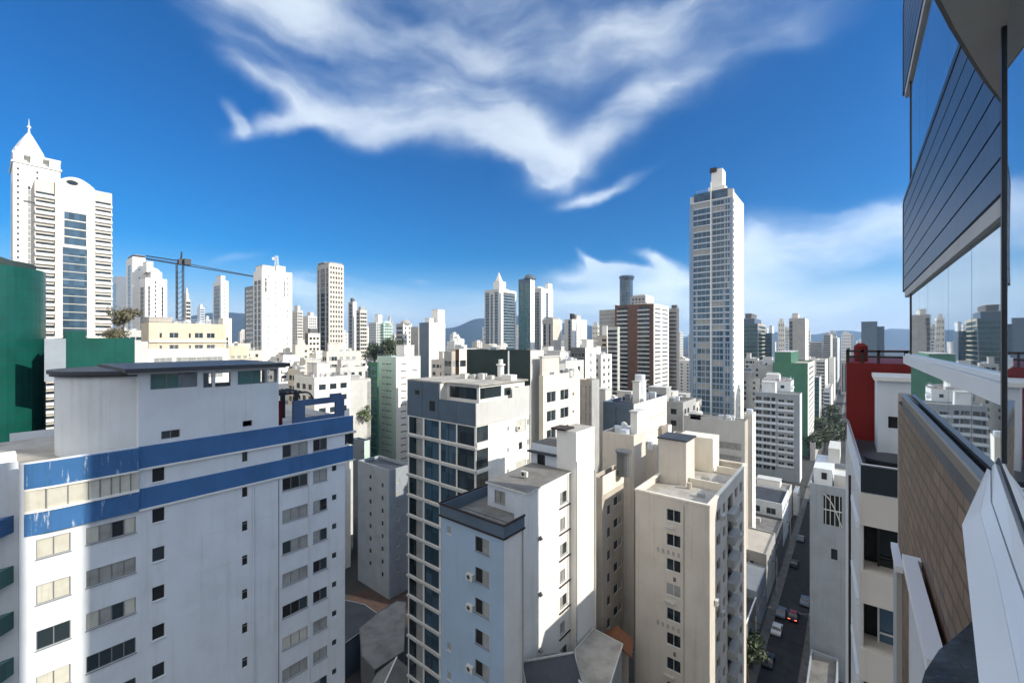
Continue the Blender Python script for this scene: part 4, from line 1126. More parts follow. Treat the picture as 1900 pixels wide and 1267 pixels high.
# left recess with curved glass balconies
mb = MB(); mb.wall((BX - 1.2, -8), Y_, YA + 8, 0, 51.9, [(1, 4.5, 48.4 - ST * k, 50.2 - ST * k) for k in range(13)] + [(5.2, 8.6, 48.4 - ST * k, 50.2 - ST * k) for k in range(13)], .3, 0, 1)
mb.wall((BX, YA), (-1, 0), 0.01, 0, 46.9)
mb.wall((BX - 15, -8), X_, 13.8, 0, 51.9)
mb.face([(BX - 15, -8, 51.2), (BX - 1.2, -8, 51.2), (BX - 1.2, YA, 51.2), (BX - 15, YA, 51.2)], 2)
part(t, 'recess_wall', mb, [M['softwhite'], M['glass'], M['roofpale']])
for k in range(12):
    zb = 46.9 - ST * k + (.3 if k == 0 else 0)
    pts = [(BX - 1.19, -7.5)] + [(BX - 1.19 + 1.75 * math.sin(i / 12 * math.pi) ** .6, -7.5 + 8.9 * i / 12) for i in range(1, 12)] + [(BX - 1.19, 1.4)]
    part(t, 'balcony', MB().prism(pts, zb - .05, zb + 1.1), M['bluband' if k == 0 else 'slate'] if k in (0,) else M['balcony_teal'] if 'balcony_teal' in M else M['glassteal'])
# small roof bits at far left
mb = MB().box(BX - 5, .2, 51.2, BX - 3.6, 1.6, 52.0)
part(t, 'roof_block', mb, M['white'])
mb = MB(); mb.cyl(BX - 11.5, 6.2, 51.2, 54.4, .5, 12).cyl(BX - 11.5, 6.2, 54.4, 54.9, .9, 12, 0, .3)
part(t, 'roof_dish', mb, M['bright'])

# ------------------------------------------------------------------ green curved tower and low green wall behind it
C = onD(30, 497, 62)
t = thing('apartment_tower', 'rounded deep green tiled tower at the left edge of the photo', 'tower', (C.x - 4, C.y, 0))
e = onD(79, 497, 62)
cx, cy = e.x - 7.3, e.y - 6.6
mb = MB().cyl(cx, cy, 0, C.z, 7.4, 56)
part(t, 'wall', mb, M['green'], smooth=False)
for k in range(16): part(t, 'tile_joint', MB().cyl(cx, cy, C.z - 1.5 - 1.5 * k, C.z - 1.46 - 1.5 * k, 7.412, 56), M['blackgreen'])
mb = MB()
part(t, 'roof_rim', MB().cyl(cx - .6, cy, C.z + .003, C.z + 1.0, 6.4, 40).cyl(cx - 1.4, cy + .3, C.z + 1.0, C.z + 1.9, 5.2, 32, 0, 3.0), M['blackgreen'])
t, q = tower('low deep green roof wall with grey end panels behind the penthouse', 100, 122, 250, 627, 60, 'green', side='green', name='roof_wall', cat='wall', roofm='roofdark')
x1, y0, y1, z_ = q[2], q[1], q[3], q[4]
part(t, 'side_panel', MB().box(x1 + .003, onX(82, 640, x1).y, z_ - 6, x1 + .25, y0 - .01, z_ - .1), M['shadegrey'])
part(t, 'side_panel', MB().box(x1 - .5, y1 + .003, z_ - 6, x1 + .02, y1 + 1.6, z_ - .5), M['lightgrey'])
part(t, 'roof_step', MB().box(x1 - 3, y0 + .01, z_ - 6, x1 + .02, y0 + 2.0, z_ + 1.0), M['green'])

# ------------------------------------------------------------------ white building with dark fascia, centre foreground
t = thing('apartment_building', 'white apartment block with a dark roof fascia and tall blank stair shaft', 'building', (-29.5, 39, 0))
FOOT.append((-33.5, 30, -25, 48))
FX0, FX1, FY = -33.5, -25.0, 30.0
zr = 43.1
mb = MB(); ST2 = 2.98
fw = [(FX0 + 4.9 - FX0, 6.7, 41.2 - 1.45 - ST2 * k, 41.2 - ST2 * k) for k in range(12)]
fsm = [(.9, 1.5, 41.1 - .8 - ST2 * k, 41.1 - ST2 * k) for k in (0, 4, 5, 8)]
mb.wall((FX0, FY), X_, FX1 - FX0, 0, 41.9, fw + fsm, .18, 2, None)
mb.wall((FX1, FY), Y_, 2.9, 0, 41.9, [], .18)
mb.wall((FX1, FY + 2.9), (-1, 0), 1.2, 0, 41.9)
sw = []
for k in range(12):
    sw.append((8.4, 9.5 if k % 2 else 9.9, 41.4 - ST2 * k, 42.7 - ST2 * k))
    if k: sw.append((10.05, 10.75, 41.6 - ST2 * k, 42.7 - ST2 * k))
SX = -26.1
mb.wall((SX, FY + 2.9), Y_, 10.7, 0, 44.6, sw and [(a - 2.9 + 2.9, b - 2.9 + 2.9, c, d) for a, b, c, d in sw if b < 10.7] , .18, 0, None)
mb.wall((FX0, 48), (0, -1), 18, 0, 42); mb.wall((FX1, 48), (-1, 0), 8.5, 0, 44)
mb.face([(FX0, FY, 41.9), (FX1, FY, 41.9), (FX1, FY + 2.9, 41.9), (FX0, FY + 2.9, 41.9)], 1)
mb.face([(FX0, FY + 2.9, 41.95), (SX, FY + 2.9, 41.95), (SX, 44, 41.95), (FX0, 44, 41.95)], 1)
part(t, 'wall', mb, [M['white'], M['roof'], M['shadedwhite']])
for (a, b, c, d) in fw: put_window(t, (FX0, FY), X_, (a + b) / 2, (c + d) / 2, b - a, d - c, 2, 'mix', 'frameg')
for (a, b, c, d) in fsm: put_window(t, (FX0, FY), X_, (a + b) / 2, (c + d) / 2, b - a, d - c, 1, 'curtain', 'frame')
for (a, b, c, d) in [h for h in sw if h[1] < 10.7]: put_window(t, (SX, FY + 2.9), Y_, (a + b) / 2, (c + d) / 2, b - a, d - c, 2 if b - a > 1 else 1, 'mix', 'frameg')
for k in range(11):
    part(t, 'ledge', MB().box(SX + .003, FY + 2.9 + 8.2, 40.9 - ST2 * k, SX + .16, FY + 2.9 + 10.6, 41.0 - ST2 * k), M['trim'])
for k in range(1, 11, 2):
    part(t, 'awning_window', MB().extrude([(SX + .02, FY + 7.0, 42.2 - ST2 * k), (SX + .02, FY + 7.5, 42.2 - ST2 * k), (SX + .3, FY + 7.5, 41.9 - ST2 * k), (SX + .3, FY + 7.0, 41.9 - ST2 * k)], (0, 0, .04)), M['frameb'])
mb = MB()
mb.box(FX0 - .12, FY - .12, 41.9, FX1 + .12, FY + .12, zr); mb.box(FX1 - .12, FY + .12, 41.9, FX1 + .12, FY + 3.0, zr)
mb.box(FX0 - .12, FY + .12, 41.9, FX0 + .12, 46, zr)
part(t, 'fascia', mb, M['slate'])
mb = MB()
for zz_ in (41.86, zr - .003):
    mb.box(FX0 - .2, FY - .2, zz_, FX1 + .2, FY - .05, zz_ + .16); mb.box(FX1 + .05, FY - .05, zz_, FX1 + .2, FY + 3.05, zz_ + .16)
mb.box(FX0 - .2, FY - .04, zr, FX0 - .05, 46, zr + .16)
part(t, 'fascia_trim', mb, M['trim'])
# rooftop box
mb = MB(); bh = [(1.0, 2.5, 42.6, 43.9), (4.0, 4.6, 42.9, 43.6)]
bx0, bx1, by0, by1 = onY(905, 900, 35).x, SX - .003, 35.0, 43.5
mb.wall((bx0, by0), X_, bx1 - bx0, 41.96, 44.55, bh, .18); mb.wall((bx0, by1), (0, -1), by1 - by0, 41.96, 44.55)
mb.face([(bx0 - .2, by0 - .2, 44.56), (bx1 + .25, by0 - .2, 44.56), (bx1 + .25, by1, 44.75), (bx0 - .2, by1, 44.75)], 1)
mb.face([(bx0 - .2, by0 - .2, 44.4), (bx0 - .2, by0 - .2, 44.56), (bx0 - .2, by1, 44.75), (bx0 - .2, by1, 44.4)][::-1], 1)
mb.face([(bx0 - .2, by0 - .2, 44.42), (bx1 + .25, by0 - .2, 44.42), (bx1 + .25, by0 - .2, 44.56), (bx0 - .2, by0 - .2, 44.56)], 2)
mb.face([(bx1 + .25, by0 - .2, 44.42), (bx1 + .25, by1, 44.6), (bx1 + .25, by1, 44.75), (bx1 + .25, by0 - .2, 44.56)], 2)
part(t, 'rooftop_room', mb, [M['bluewhite'], M['roof'], M['white']])
for (a, b, c, d) in bh: put_window(t, (bx0, by0), X_, (a + b) / 2, (c + d) / 2, b - a, d - c, 2 if b - a > 1 else 1, 'night', 'frameg')
# stair shaft and penthouse beside it
mb = MB(); mb.wall((-25.3, 43.6), Y_, 4.5, 0, 49.4); mb.wall((-28, 43.6), X_, 2.7, 0, 49.4); mb.wall((-28, 48.1), (0, -1), 4.5, 41, 49.4); mb.wall((-25.3, 48.1), (-1, 0), 2.7, 0, 49.4)
mb.face([(-28, 43.6, 49.4), (-25.3, 43.6, 49.4), (-25.3, 48.1, 49.4), (-28, 48.1, 49.4)], 1)
part(t, 'stair_shaft', mb, [M['bright'], M['roofpale']])
part(t, 'shaft_cap', MB().box(-28.6, 43.2, 49.41, -26.6, 45.4, 49.6), M['trim'])
mb = MB(); ph2 = [(.8, 2.0, 44.6, 45.9)]
mb.wall((-31.8, 43.75), X_, 3.78, 41.96, 47.2, ph2, .18); mb.wall((-31.8, 48), (0, -1), 4.2, 41.96, 47.2)
mb.face([(-31.8, 43.75, 47.2), (-28.02, 43.75, 47.2), (-28.02, 48, 47.2), (-31.8, 48, 47.2)], 1)
mb.box(-32.2, 43.2, 46.1, -28.02, 43.74, 46.3, 2)
part(t, 'penthouse', mb, [M['bluewhite'], M['roof'], M['roofdark']])
put_window(t, (-31.8, 43.75), X_, 1.4, 45.25, 1.2, 1.3, 2, 'night', 'frameb')
part(t, 'drain_pipe', MB().tube((-25.1, 43.4, 3), (-25.1, 43.4, 46), .07, 6), M['grey'])
part(t, 'drain_pipe', MB().tube((FX1 + .08, FY + 2.8, 3), (FX1 + .08, FY + 2.8, 41.8), .06, 6), M['grey'])
for k in (1, 2, 4, 5):
    ac_unit(FX0 + 4.4, FY, 39.8 - ST2 * k, X_, 'air conditioner beside a blue-shaded window of the white block, one of four in its column')
ac_unit(-28.9, 35.0 - .0 + 3.5, 44.8, X_, 'air conditioner on the grey roof of the white block')

# ------------------------------------------------------------------ beige tower block with roof terrace
t = thing('apartment_building', 'tall beige apartment block with one column of windows and a cream roof parapet', 'building', (-17, 63, 0))
QX0, QX1, QY0, QY1, QZ = -21.7, -12.85, 52.3, 73.8, 41.0
FOOT.append((QX0, QY0, QX1, QY1))
wx0, wx1 = onY(1237, 955, QY0).x - QX0, onY(1263, 955, QY0).x - QX0
bw = [(wx0, wx1, 39.7 - 1.45 - 3.0 * k, 39.7 - 3.0 * k) for k in range(13)]
mb = MB()
mb.wall((QX0, QY0), X_, QX1 - QX0, 0, QZ, bw, .18)
side = []
rnd = random.Random(12)
for k in range(13):
    z = 39.4 - 3.0 * k
    side += [(3.2, 5.0, z - 1.5, z), (6.4, 7.6, z - 1.3, z), (9.0, 12.0, z - 2.2, z), (13.4, 15.2, z - 1.5, z), (16.6, 18.4, z - 1.6, z)]
mb.wall((QX1, QY0), Y_, QY1 - QY0, 0, QZ, side, .25, 0, 3)
mb.wall((QX1, QY1), (-1, 0), QX1 - QX0, 0, QZ); mb.wall((QX0, QY1), (0, -1), QY1 - QY0, 0, QZ)
mb.face([(QX0, QY0, QZ - .9), (QX1, QY0, QZ - .9), (QX1, QY1, QZ - .9), (QX0, QY1, QZ - .9)], 1)
part(t, 'wall', mb, [M['beige'], M['roofwarm'] if 'roofwarm' in M else M['roofpale'], M['roof'], M['glass']])
mb = MB()
mb.box(QX0 - .08, QY0 - .08, QZ, QX1 + .08, QY0 + .35, QZ + .22); mb.box(QX1 - .35, QY0 + .35, QZ, QX1 + .08, QY1 + .08, QZ + .22)
mb.box(QX0 - .08, QY0 + .35, QZ, QX0 + .3, QY1 + .08, QZ + .22); mb.box(QX0 + .3, QY1 - .3, QZ, QX1 - .35, QY1 + .08, QZ + .22)
mb.box(QX1 - .345, QY0 + .5, QZ - .9, QX1 - .30, QY1 - .3, QZ - .003); mb.box(QX0 + .25, QY0 + .32, QZ - .9, QX1 - .4, QY0 + .345, QZ - .003)
part(t, 'parapet', mb, M['cream'])
for i, (a, b, c, d) in enumerate(bw):
    put_window(t, (QX0, QY0), X_, (a + b) / 2, (c + d) / 2, b - a, d - c, 2, ['dark', 'dark', 'mix', 'curtain', 'dark', 'night'][i % 6], 'frame')
part(t, 'drain_pipe', MB().tube((QX0 + wx1 + .35, QY0 - .05, 4), (QX0 + wx1 + .35, QY0 - .05, QZ - .4), .045, 6), M['tan'])
for k in range(12):
    z = 37.9 - 3.0 * k
    if k % 3 == 1:
        for j in range(5): part(t, 'wall_vent', MB().box(QX0 + wx0 - 1.2 + j * .62, QY0 - .06, z - .75, QX0 + wx0 - .95 + j * .62, QY0 - .003, z - .25), M['grey'])
    elif k % 3 == 2:
        part(t, 'wall_vent', MB().box(QX0 + wx0 + .8, QY0 - .06, z - .8, QX0 + wx0 + 1.1, QY0 - .003, z - .3), M['darkgrey'])
    else:
        part(t, 'window_ledge', MB().box(QX0 + wx0 - .3, QY0 - .3, z - .5, QX0 + wx1 - .7, QY0 - .003, z - .38), M['lightgrey'])
for k in range(0, 12):
    z = 38.0 - 3.0 * k
    ac_unit(QX1, QY0 + (5.6, 12.6, 15.9, 2.4)[k % 4], z - .2, Y_, 'air conditioner on the shaded street side of the beige block, one of a dozen there')
for k in range(13):
    z = 36.6 - 3.0 * k
    part(t, 'balcony', MB().box(QX1 + .003, QY0 + 8.7, z, QX1 + .9, QY0 + 12.2, z + 1.0), M['grey'])
# stair heads on the roof
mb = MB().box(-21.69, 60.6, QZ - .9, -17.9, 64.6, 46.2, skip='d'); part(t, 'stair_head', mb, M['beige'])
part(t, 'stair_head_roof', MB().box(-21.85, 60.4, 46.203, -17.7, 64.8, 46.4), M['roofdark'])
part(t, 'stair_head', MB().box(-21.69, 69.5, QZ - .9, -16.6, 73.3, 45.2, skip='d'), M['cream'])
part(t, 'stair_link', MB().box(-21.69, 64.61, QZ - .9, -19.6, 69.49, 44.2, skip='d'), M['cream'])
part(t, 'roof_wall', MB().box(-17.89, 61.5, QZ - .9, -13.3, 61.8, QZ + .1), M['cream'])
part(t, 'roof_wall', MB().box(-16.2, 70, QZ - .9, -13.3, 70.3, QZ + .1), M['cream'])
part(t, 'skylight', MB().box(-20, 54.6, QZ - .9, -18.2, 55.6, QZ - .55), M['roofpale'])
part(t, 'roof_unit', MB().box(-15.6, 57.4, QZ - .9, -14.8, 58, QZ - .4).box(-16.6, 63, QZ - .9, -15.6, 63.6, QZ), M['metal'])
part(t, 'roof_hatch', MB().cyl(-17.3, 60.0, QZ - .9, QZ - .1, .35, 10), M['tan'])

# ------------------------------------------------------------------ glass grid building
t = thing('apartment_building', 'building with a gridded dark glass front and cream sunlit flank in the centre', 'building', (-45, 46, 0))
GX0, GX1, GY0, GY1, GZ = -52.0, -38.0, 40.0, 51.6, 52.0
FOOT.append((GX0, GY0, GX1, GY1))
W = GX1 - GX0; mb = MB(); gh = []
cols4 = ((.25, 3.4), (3.75, 6.9), (7.25, 10.3), (10.55, 13.7))
for k in range(17):
    for a, b in cols4: gh.append((a, b, 46.4 - 3.0 * k, 48.85 - 3.0 * k))
mb.wall((GX0, GY0), X_, W, 0, 49.05, gh, .22)
sidew = []
for k in range(14):
    z = 46.8 - 3.0 * k
    sidew += [(6.3, 6.75, z + .6, z + 1.2)]
    sidew += [(8.3, 10.8, z - .1, z + 1.8)] if k % 3 != 1 else [(9.0, 9.9, z + .4, z + 1.5)]
    sidew += [(11.0, 11.5, z + .7, z + 1.6)]
mb.wall((GX1, GY0), Y_, GY1 - GY0, 0, 49.05, sidew, .16)
mb.wall((GX1, GY1), (-1, 0), W, 0, 52); mb.wall((GX0, GY1), (0, -1), GY1 - GY0, 0, 52)
mb.face([(GX0, GY0, 49.3), (GX1, GY0, 49.3), (GX1, GY1, 49.3), (GX0, GY1, 49.3)], 1)
part(t, 'wall', mb, [M['white'], M['roofpale']])
for i, (a, b, c, d) in enumerate(gh):
    put_window(t, (GX0, GY0), X_, (a + b) / 2, (c + d) / 2, b - a, d - c, 2, ['mix', 'dark', 'curtain', 'blue', 'mix', 'blue', 'mix'][(i * 5 + i // 4) % 7], 'frameb', False, panes=False)
for (a, b, c, d) in sidew[:24]:
    put_window(t, (GX1, GY0), Y_, (a + b) / 2, (c + d) / 2, b - a, d - c, 2 if b - a > 1 else 1, 'blind' if b - a > 2 else 'night', 'frame', True, panes=False)
for k in range(15):
    part(t, 'floor_ledge', MB().box(GX0 - .1, GY0 - .22, 46.02 - 3.0 * k, GX1 + .12, GY0 - .004, 46.3 - 3.0 * k), M['lightgrey'])
mb = MB()   # dark glass curtain over the two upper storeys
for i in range(4):
    a = GX0 + W * i / 4; b = GX0 + W * (i + 1) / 4 - .05
    q_ = MB().box(a, GY0 - .12, 49.06, b, GY0 - .004, 52.0 if i >= 2 else 54.2, 0)
    part(t, 'dark_cladding', q_, M['slate'])
part(t, 'clad_opening', MB().box(GX0 + W * .36, GY0 - .16, 50.2, GX0 + W * .44, GY0 - .123, 51.6).box(GX0 + W * .13, GY0 - .16, 52.3, GX0 + W * .2, GY0 - .123, 52.9), M['black'])
part(t, 'side_cladding', MB().box(GX1 + .003, GY0 - .12, 49.06, GX1 + .14, GY0 + 7.4, 52.0).box(GX1 + .003, GY0 + 7.42, 49.06, GX1 + .06, GY1, 53.4), M['lightgrey'])
part(t, 'corner_glazing', MB().box(GX1 + .003, GY0 + .1, 43.4, GX1 + .05, GY0 + 2.3, 48.9).box(GX1 + .003, GY0 + .1, 37.4, GX1 + .05, GY0 + 2.3, 42.9), M['glass'])
part(t, 'corner_ledge', MB().box(GX1 + .003, GY0, 46.0, GX1 + .25, GY0 + 2.5, 46.9).box(GX1 + .003, GY0, 42.9, GX1 + .25, GY0 + 2.5, 43.3), M['white'])
mb = MB()   # top storey set back with ribbon window
mb.wall((GX0 + 7.2, GY0 + 1.2), X_, 6.2, 49.3, 54.1, [(.5, 5.8, 52.2, 53.8)], .15, 0, 1)
mb.wall((GX1 - .6, GY0 + 1.2), Y_, 10, 49.3, 54.1, [(.2, 4.6, 52.3, 53.8), (5.2, 6.8, 52.3, 53.4), (7.6, 8.6, 52.3, 53.4)], .15, 0, 1)
mb.wall((GX0 + .2, GY0 + .003), X_, 7.0, 49.3, 54.2); mb.wall((GX0 + 7.2, GY0 + .003), Y_, 1.2, 49.3, 54.2)
mb.wall((GX0 + .2, GY1), (0, -1), 11.6, 49.3, 54.2); mb.wall((GX1 - .6, GY1 - .4), (-1, 0), 13, 49.3, 54.1)
part(t, 'top_storey', mb, [M['white'], M['glass']])
part(t, 'flat_roof', MB().box(GX0 - .1, GY0 - .05, 54.203, GX0 + 7.4, GY1, 54.4).box(GX0 + 7.41, GY0 + .8, 54.12, GX1 - .2, GY1, 54.33), M['roofpale'])
for (x, y, r, h) in ((-46, 46, .5, 1.4), (-44.8, 46.8, .45, 1.2), (-43.6, 47.3, .5, 1.5), (-42.6, 48.2, .4, 1.0)):
    part(t, 'roof_unit', MB().box(x - r, y - r, 54.3, x + r, y + r, 54.3 + h * .6), M['lightgrey'])
part(t, 'chimney', MB().cyl(-41.6, 49.2, 54.3, 56.4, .5, 14).cyl(-41.6, 49.2, 56.4, 56.6, .7, 14).cyl(-41.6, 49.2, 56.6, 57.3, .35, 12), M['white'])
part(t, 'flag_pole', MB().tube((-39.6, 48.6, 54.3), (-39.6, 48.6, 58.6), .11, 8), M['wmetal'])
part(t, 'roof_block', MB().box(-40.6, 48.2, 54.33, -38.8, 49.6, 55.1), M['white'])
ac_unit(GX1, GY0 + 8.7, 49.4 - 2.2, Y_, 'air conditioner with a black grille on the sunlit cream flank of the glass grid building')

# ------------------------------------------------------------------ blocks between the white shaft and the beige tower
t, q = tower('grey-beige block with a bright sunlit parapet beside the white stair shaft', 1098, 1117, 1157, 887, 55, 'tan', F=(), S=(('g', (.3,), 1.0, 1.3, 2.6), ('g', (.72,), 2.6, 1.2, 2.0)), side='tan', name='apartment_building', cat='building', roofm='roof', variant='night')
part(t, 'parapet_panel', MB().box(q[2] + .003, q[1] + .05, q[4] - 2.2, q[2] + .08, q[3] - .1, q[4] + .2), M['cream'])
part(t, 'roof_tank', MB().cyl(q[0] + 2.2, q[3] - 1.5, q[4] - .7, q[4] + 2.4, 1.0, 16).cyl(q[0] + 2.2, q[3] - 1.5, q[4] + 2.4, q[4] + 2.7, 1.15, 16), M['darkgrey'])
t, q = tower('plain grey-beige shaft with a sunlit upper corner behind the bright parapet block', 1118, 1176, 1198, 808, 63, 'beige', F=(), S=(), side='beige', name='apartment_building', cat='building', roofm='roofpale', roof=(('tanks', 4), ('box', .78, .99, .3, .9, 3.2, 'white')))
t, q = tower('curved-roofed block with a slate front and cream flank below the brown tower', 1119, 1176, 1237, 750, 79, 'slate', F=(('v', .42, .44, 0, 1),), S=(('b', .45, .98, .12),), side='cream', name='apartment_building', cat='building', roofm='roofdark', roof=(('box', .6, .82, .3, .5, 3.6, 'white'), ('tanks', 5)), lod=2)
roofstuff(t, q[0], q[1], q[2], q[3], q[4], (('cyl', .73, .4, 1.0, 5.0),), M['cream'])
t, q = tower('long low grey-beige wall block behind the stair head of the beige tower', 1186, 1216, 1222, 828, 70, 'beige', side='beige', name='apartment_building', cat='building', roof=(('tanks', 3),))
t, q = tower('beige roof hut with a dark doorway above the long low wall block', 1228, 1240, 1246, 790, 88, 'beige', F=(('v', .2, .7, .2, .9),), side='bright', name='rooftop_hut', cat='building', glass='glass')
tower('rough grey brick roof hut right of the dark doorway hut', 1244, 1262, 1270, 806, 90, 'tan', side='bright', name='rooftop_hut', cat='building')
t, q = tower('broad blue-grey wall block below the tallest tower', 1268, 1382, 1388, 782, 98, 'lightgrey', F=(('g', (.60, .70, .80, .90), 1.4, 1.7, 4.2),), side='tan', name='apartment_building', cat='building', roofm='roofdark', variant='night', roof=(('rail',), ('tanks', 5), ('box', .12, .3, .0, .3, .5, 'trim')))
t, q = tower('white-edged concrete pier block left of the balcony-grid block', 1380, 1396, 1402, 768, 112, 'beige', side='bright', name='apartment_building', cat='building', roof=(('tanks', 2),))

# ------------------------------------------------------------------ low roofs in the yards
def lowroof(label, pts, z, wall, roof, name='house', cat='house', edge='white', ez=.25, zb=0):
    P_ = [onZ(u, v, z) for u, v in pts]
    poly = [(p.x, p.y) for p in P_]
    ar = sum(poly[i][0] * poly[(i + 1) % len(poly)][1] - poly[(i + 1) % len(poly)][0] * poly[i][1] for i in range(len(poly)))
    if ar < 0: poly.reverse()
    cx, cy = sum(p[0] for p in poly) / len(poly), sum(p[1] for p in poly) / len(poly)
    t = thing(name, label, cat, (cx, cy, zb))
    mb = MB().prism(poly, zb, z - .3); part(t, 'wall', mb, M[wall])
    big = [(cx + (x - cx) * 1.03, cy + (y - cy) * 1.03) for x, y in poly]
    part(t, 'roof', MB().prism(big, z - .297, z), M[roof])
    mb = MB()
    for i in range(len(big)):
        a, b = big[i], big[(i + 1) % len(big)]
        mb.tube((*a, z + .05), (*b, z + .05), ez, 4)
    part(t, 'roof_edge', mb, M[edge])
    return t, cx, cy
def gable(label, cx, cy, w, d, ze, zr_, ang, wall, roof, name='house', zb=0, ridge='white'):
    t = thing(name, label, 'house', (cx, cy, zb))
    c, s = math.cos(ang), math.sin(ang)
    P_ = lambda x, y, z: (cx + c * x - s * y, cy + s * x + c * y, z)
    mb = MB(); h, k = w / 2, d / 2
    for a, b in (((-h, -k), (h, -k)), ((h, -k), (h, k)), ((h, k), (-h, k)), ((-h, k), (-h, -k))):
        mb.face([P_(*a, zb), P_(*b, zb), P_(*b, ze), P_(*a, ze)])
    mb.face([P_(-h, -k, ze), P_(h, -k, ze), P_(0, -k, zr_)]); mb.face([P_(h, k, ze), P_(-h, k, ze), P_(0, k, zr_)])
    part(t, 'wall', mb, M[wall])
    o = .5
    for sgn in (-1, 1):
        mb = MB(); q = [P_(0, -k - o, zr_ + .08), P_(sgn * (h + o), -k - o, ze - .1), P_(sgn * (h + o), k + o, ze - .1), P_(0, k + o, zr_ + .08)]
        mb.extrude(q, (0, 0, .14)); part(t, 'roof_slope', mb, M[roof])
    mb = MB(); mb.tube(P_(0, -k - o, zr_ + .26), P_(0, k + o, zr_ + .26), .13, 6)
    for sgn in (-1, 1): mb.tube(P_(0, -k - o, zr_ + .24), P_(sgn * (h + o), -k - o, ze + .06), .1, 5)
    part(t, 'ridge_trim', mb, M[ridge])
    return t
g = MB(); pts = [onZ(u, v, .012) for u, v in ((655, 1098), (700, 1090), (772, 1090), (772, 1150), (690, 1160), (640, 1120))]
g.face([(p.x, p.y, .012) for p in pts][::-1]); solo('yard_paving', g, M['yard'], kind='structure')
lowroof('dark flat-roofed house with a pale roof edge beside the blue banded building', [(632, 1112), (676, 1122), (704, 1142), (668, 1172), (640, 1192), (600, 1190), (596, 1130)], 6.5, 'slate', 'roofdark', edge='grey', ez=.07)
lowroof('big grey rounded canopy roof in the shaded yard left of the glass grid building', [(668, 1165), (672, 1214), (696, 1240), (748, 1206), (752, 1118), (735, 1116), (700, 1138)], 7.0, 'darkgrey', 'roof', edge='darkgrey', ez=.06)
p = onZ(740, 1255, 8); gable('small house with a pale-edged gable roof at the foot of the glass grid building', p.x, p.y - 2, 5.5, 7, 6.6, 9.0, R(35), 'darkgrey', 'roof', ridge='white')
p = onZ(1100, 1215, 24); 
lowroof('pale flat roof with a raised light kerb between the white block and the beige tower', [(1068, 1206), (1101, 1168), (1154, 1196), (1124, 1292), (1076, 1285)], 24.5, 'grey', 'roofpale', edge='lightgrey', ez=.09, name='apartment_building', cat='building')
p = onZ(1022, 1248, 26.2); gable('dark grey gable roof at the foot of the white stair shaft', p.x - .2, p.y - .2, 4.4, 4.6, 26.0, 27.6, R(-38), 'grey', 'roofdark', ridge='grey')
p = onZ(1062, 1262, 25.5); gable('small white-edged gable roof in front of the pale flat roof', p.x, p.y, 3.2, 4.4, 24.6, 26.2, R(60), 'grey', 'roofpale', ridge='lightgrey', zb=0)
p = onZ(1136, 1196, 23.0); gable('little clay-tiled roof behind the pale flat roof', p.x + .2, p.y + 1.0, 2.6, 2.4, 22.6, 23.6, R(20), 'tan', 'rooftile', ridge='rooftile', zb=0)
lowroof('dim concrete annex roof at the foot of the beige tower', [(1140, 1230), (1178, 1210), (1178, 1267), (1230, 1300), (1130, 1300)], 16, 'darkgrey', 'roof', edge='grey', ez=.1, name='apartment_building', cat='building')

# low buildings on the left side of the street
def lowb(label, X0, Y0, X1, Y1, z, wall, roof, F=(), S=(), name='shop_building', par=.6, extra=()):
    t = thing(name, label, 'building', ((X0 + X1) / 2, (Y0 + Y1) / 2, 0)); FOOT.append((X0, Y0, X1, Y1))
    mb = MB(); shell(mb, X0, Y0, X1, Y1, 0, z, F, S, fill=False, par=par)
    part(t, 'wall', mb, [M[wall], M['glass'], M[roof], M[wall]])
    for (o, ud, hs) in (((X0, Y0), X_, F), ((X1, Y0), Y_, S)):
        for (a, b, c, d) in hs: put_window(t, o, ud, (a + b) / 2, (c + d) / 2, b - a, d - c, max(1, round((b - a) / 1.2)), 'mix', 'frame', False, panes=False)
    roofstuff(t, X0, Y0, X1, Y1, z, extra, M[wall])
    return t
shopw = lambda n, z, L_: [(1 + i * (L_ - 1) / n, 1 + i * (L_ - 1) / n + 1.8, z, z + 1.4) for i in range(n)]
t = lowb('dark flat roof with a white pole rail beside the street, nearest behind the beige tower', -30, 77, -15, 96, 9, 'darkgrey', 'roofdark', S=shopw(5, 4.5, 18) + shopw(5, 1.2, 18), extra=(('tanks', 2),))
part(t, 'edge_rail', MB().tube((-15, 77.2, 9.5), (-15, 95.8, 9.5), .13, 6), M['wmetal'])
t = lowb('low building with a bright white sweeping canopy roof by the street', -30, 98, -15.2, 110, 9.5, 'shadegrey', 'lightgrey', S=shopw(3, 4.5, 12), par=.25)
t = lowb('tan flat roof with a white edge frame left of the street', -30, 112, -15.4, 126, 11.5, 'grey', 'tan', F=shopw(4, 7.8, 14.6), S=shopw(4, 8, 14), par=.35)
lowb('dark mottled low roof left of the street behind the tan roof', -32, 128, -15.6, 143, 9.5, 'darkgrey', 'roof', F=shopw(4, 6, 16), S=shopw(4, 6, 15), extra=(('tanks', 4),))
lowb('white low block with a row of four square windows left of the street', -34, 145, -16, 160, 13, 'softwhite', 'roofdark', F=[(2 + i * 4, 4.4 + i * 4, 9.4, 11.2) for i in range(4)], S=shopw(4, 9.4, 15), extra=(('tanks', 2),))
lowb('low dark roof at the base of the balcony-grid block', -36, 162, -16.4, 174, 11, 'lightgrey', 'roof', F=shopw(5, 7, 19), extra=(('box', .1, .4, .6, .95, 1.4, 'bright'), ('box', .5, .85, .6, .95, 1.4, 'bright')))
lowb('small white kiosk-like block at the street corner past the low roofs', -16.2, 176, -14.9, 184, 8, 'bright', 'bright', S=[(1, 2.6, 4, 5.6)])
lowb('long dark shed roof down the street on the left', -17, 262, -14.9, 300, 9, 'grey', 'roofdark')
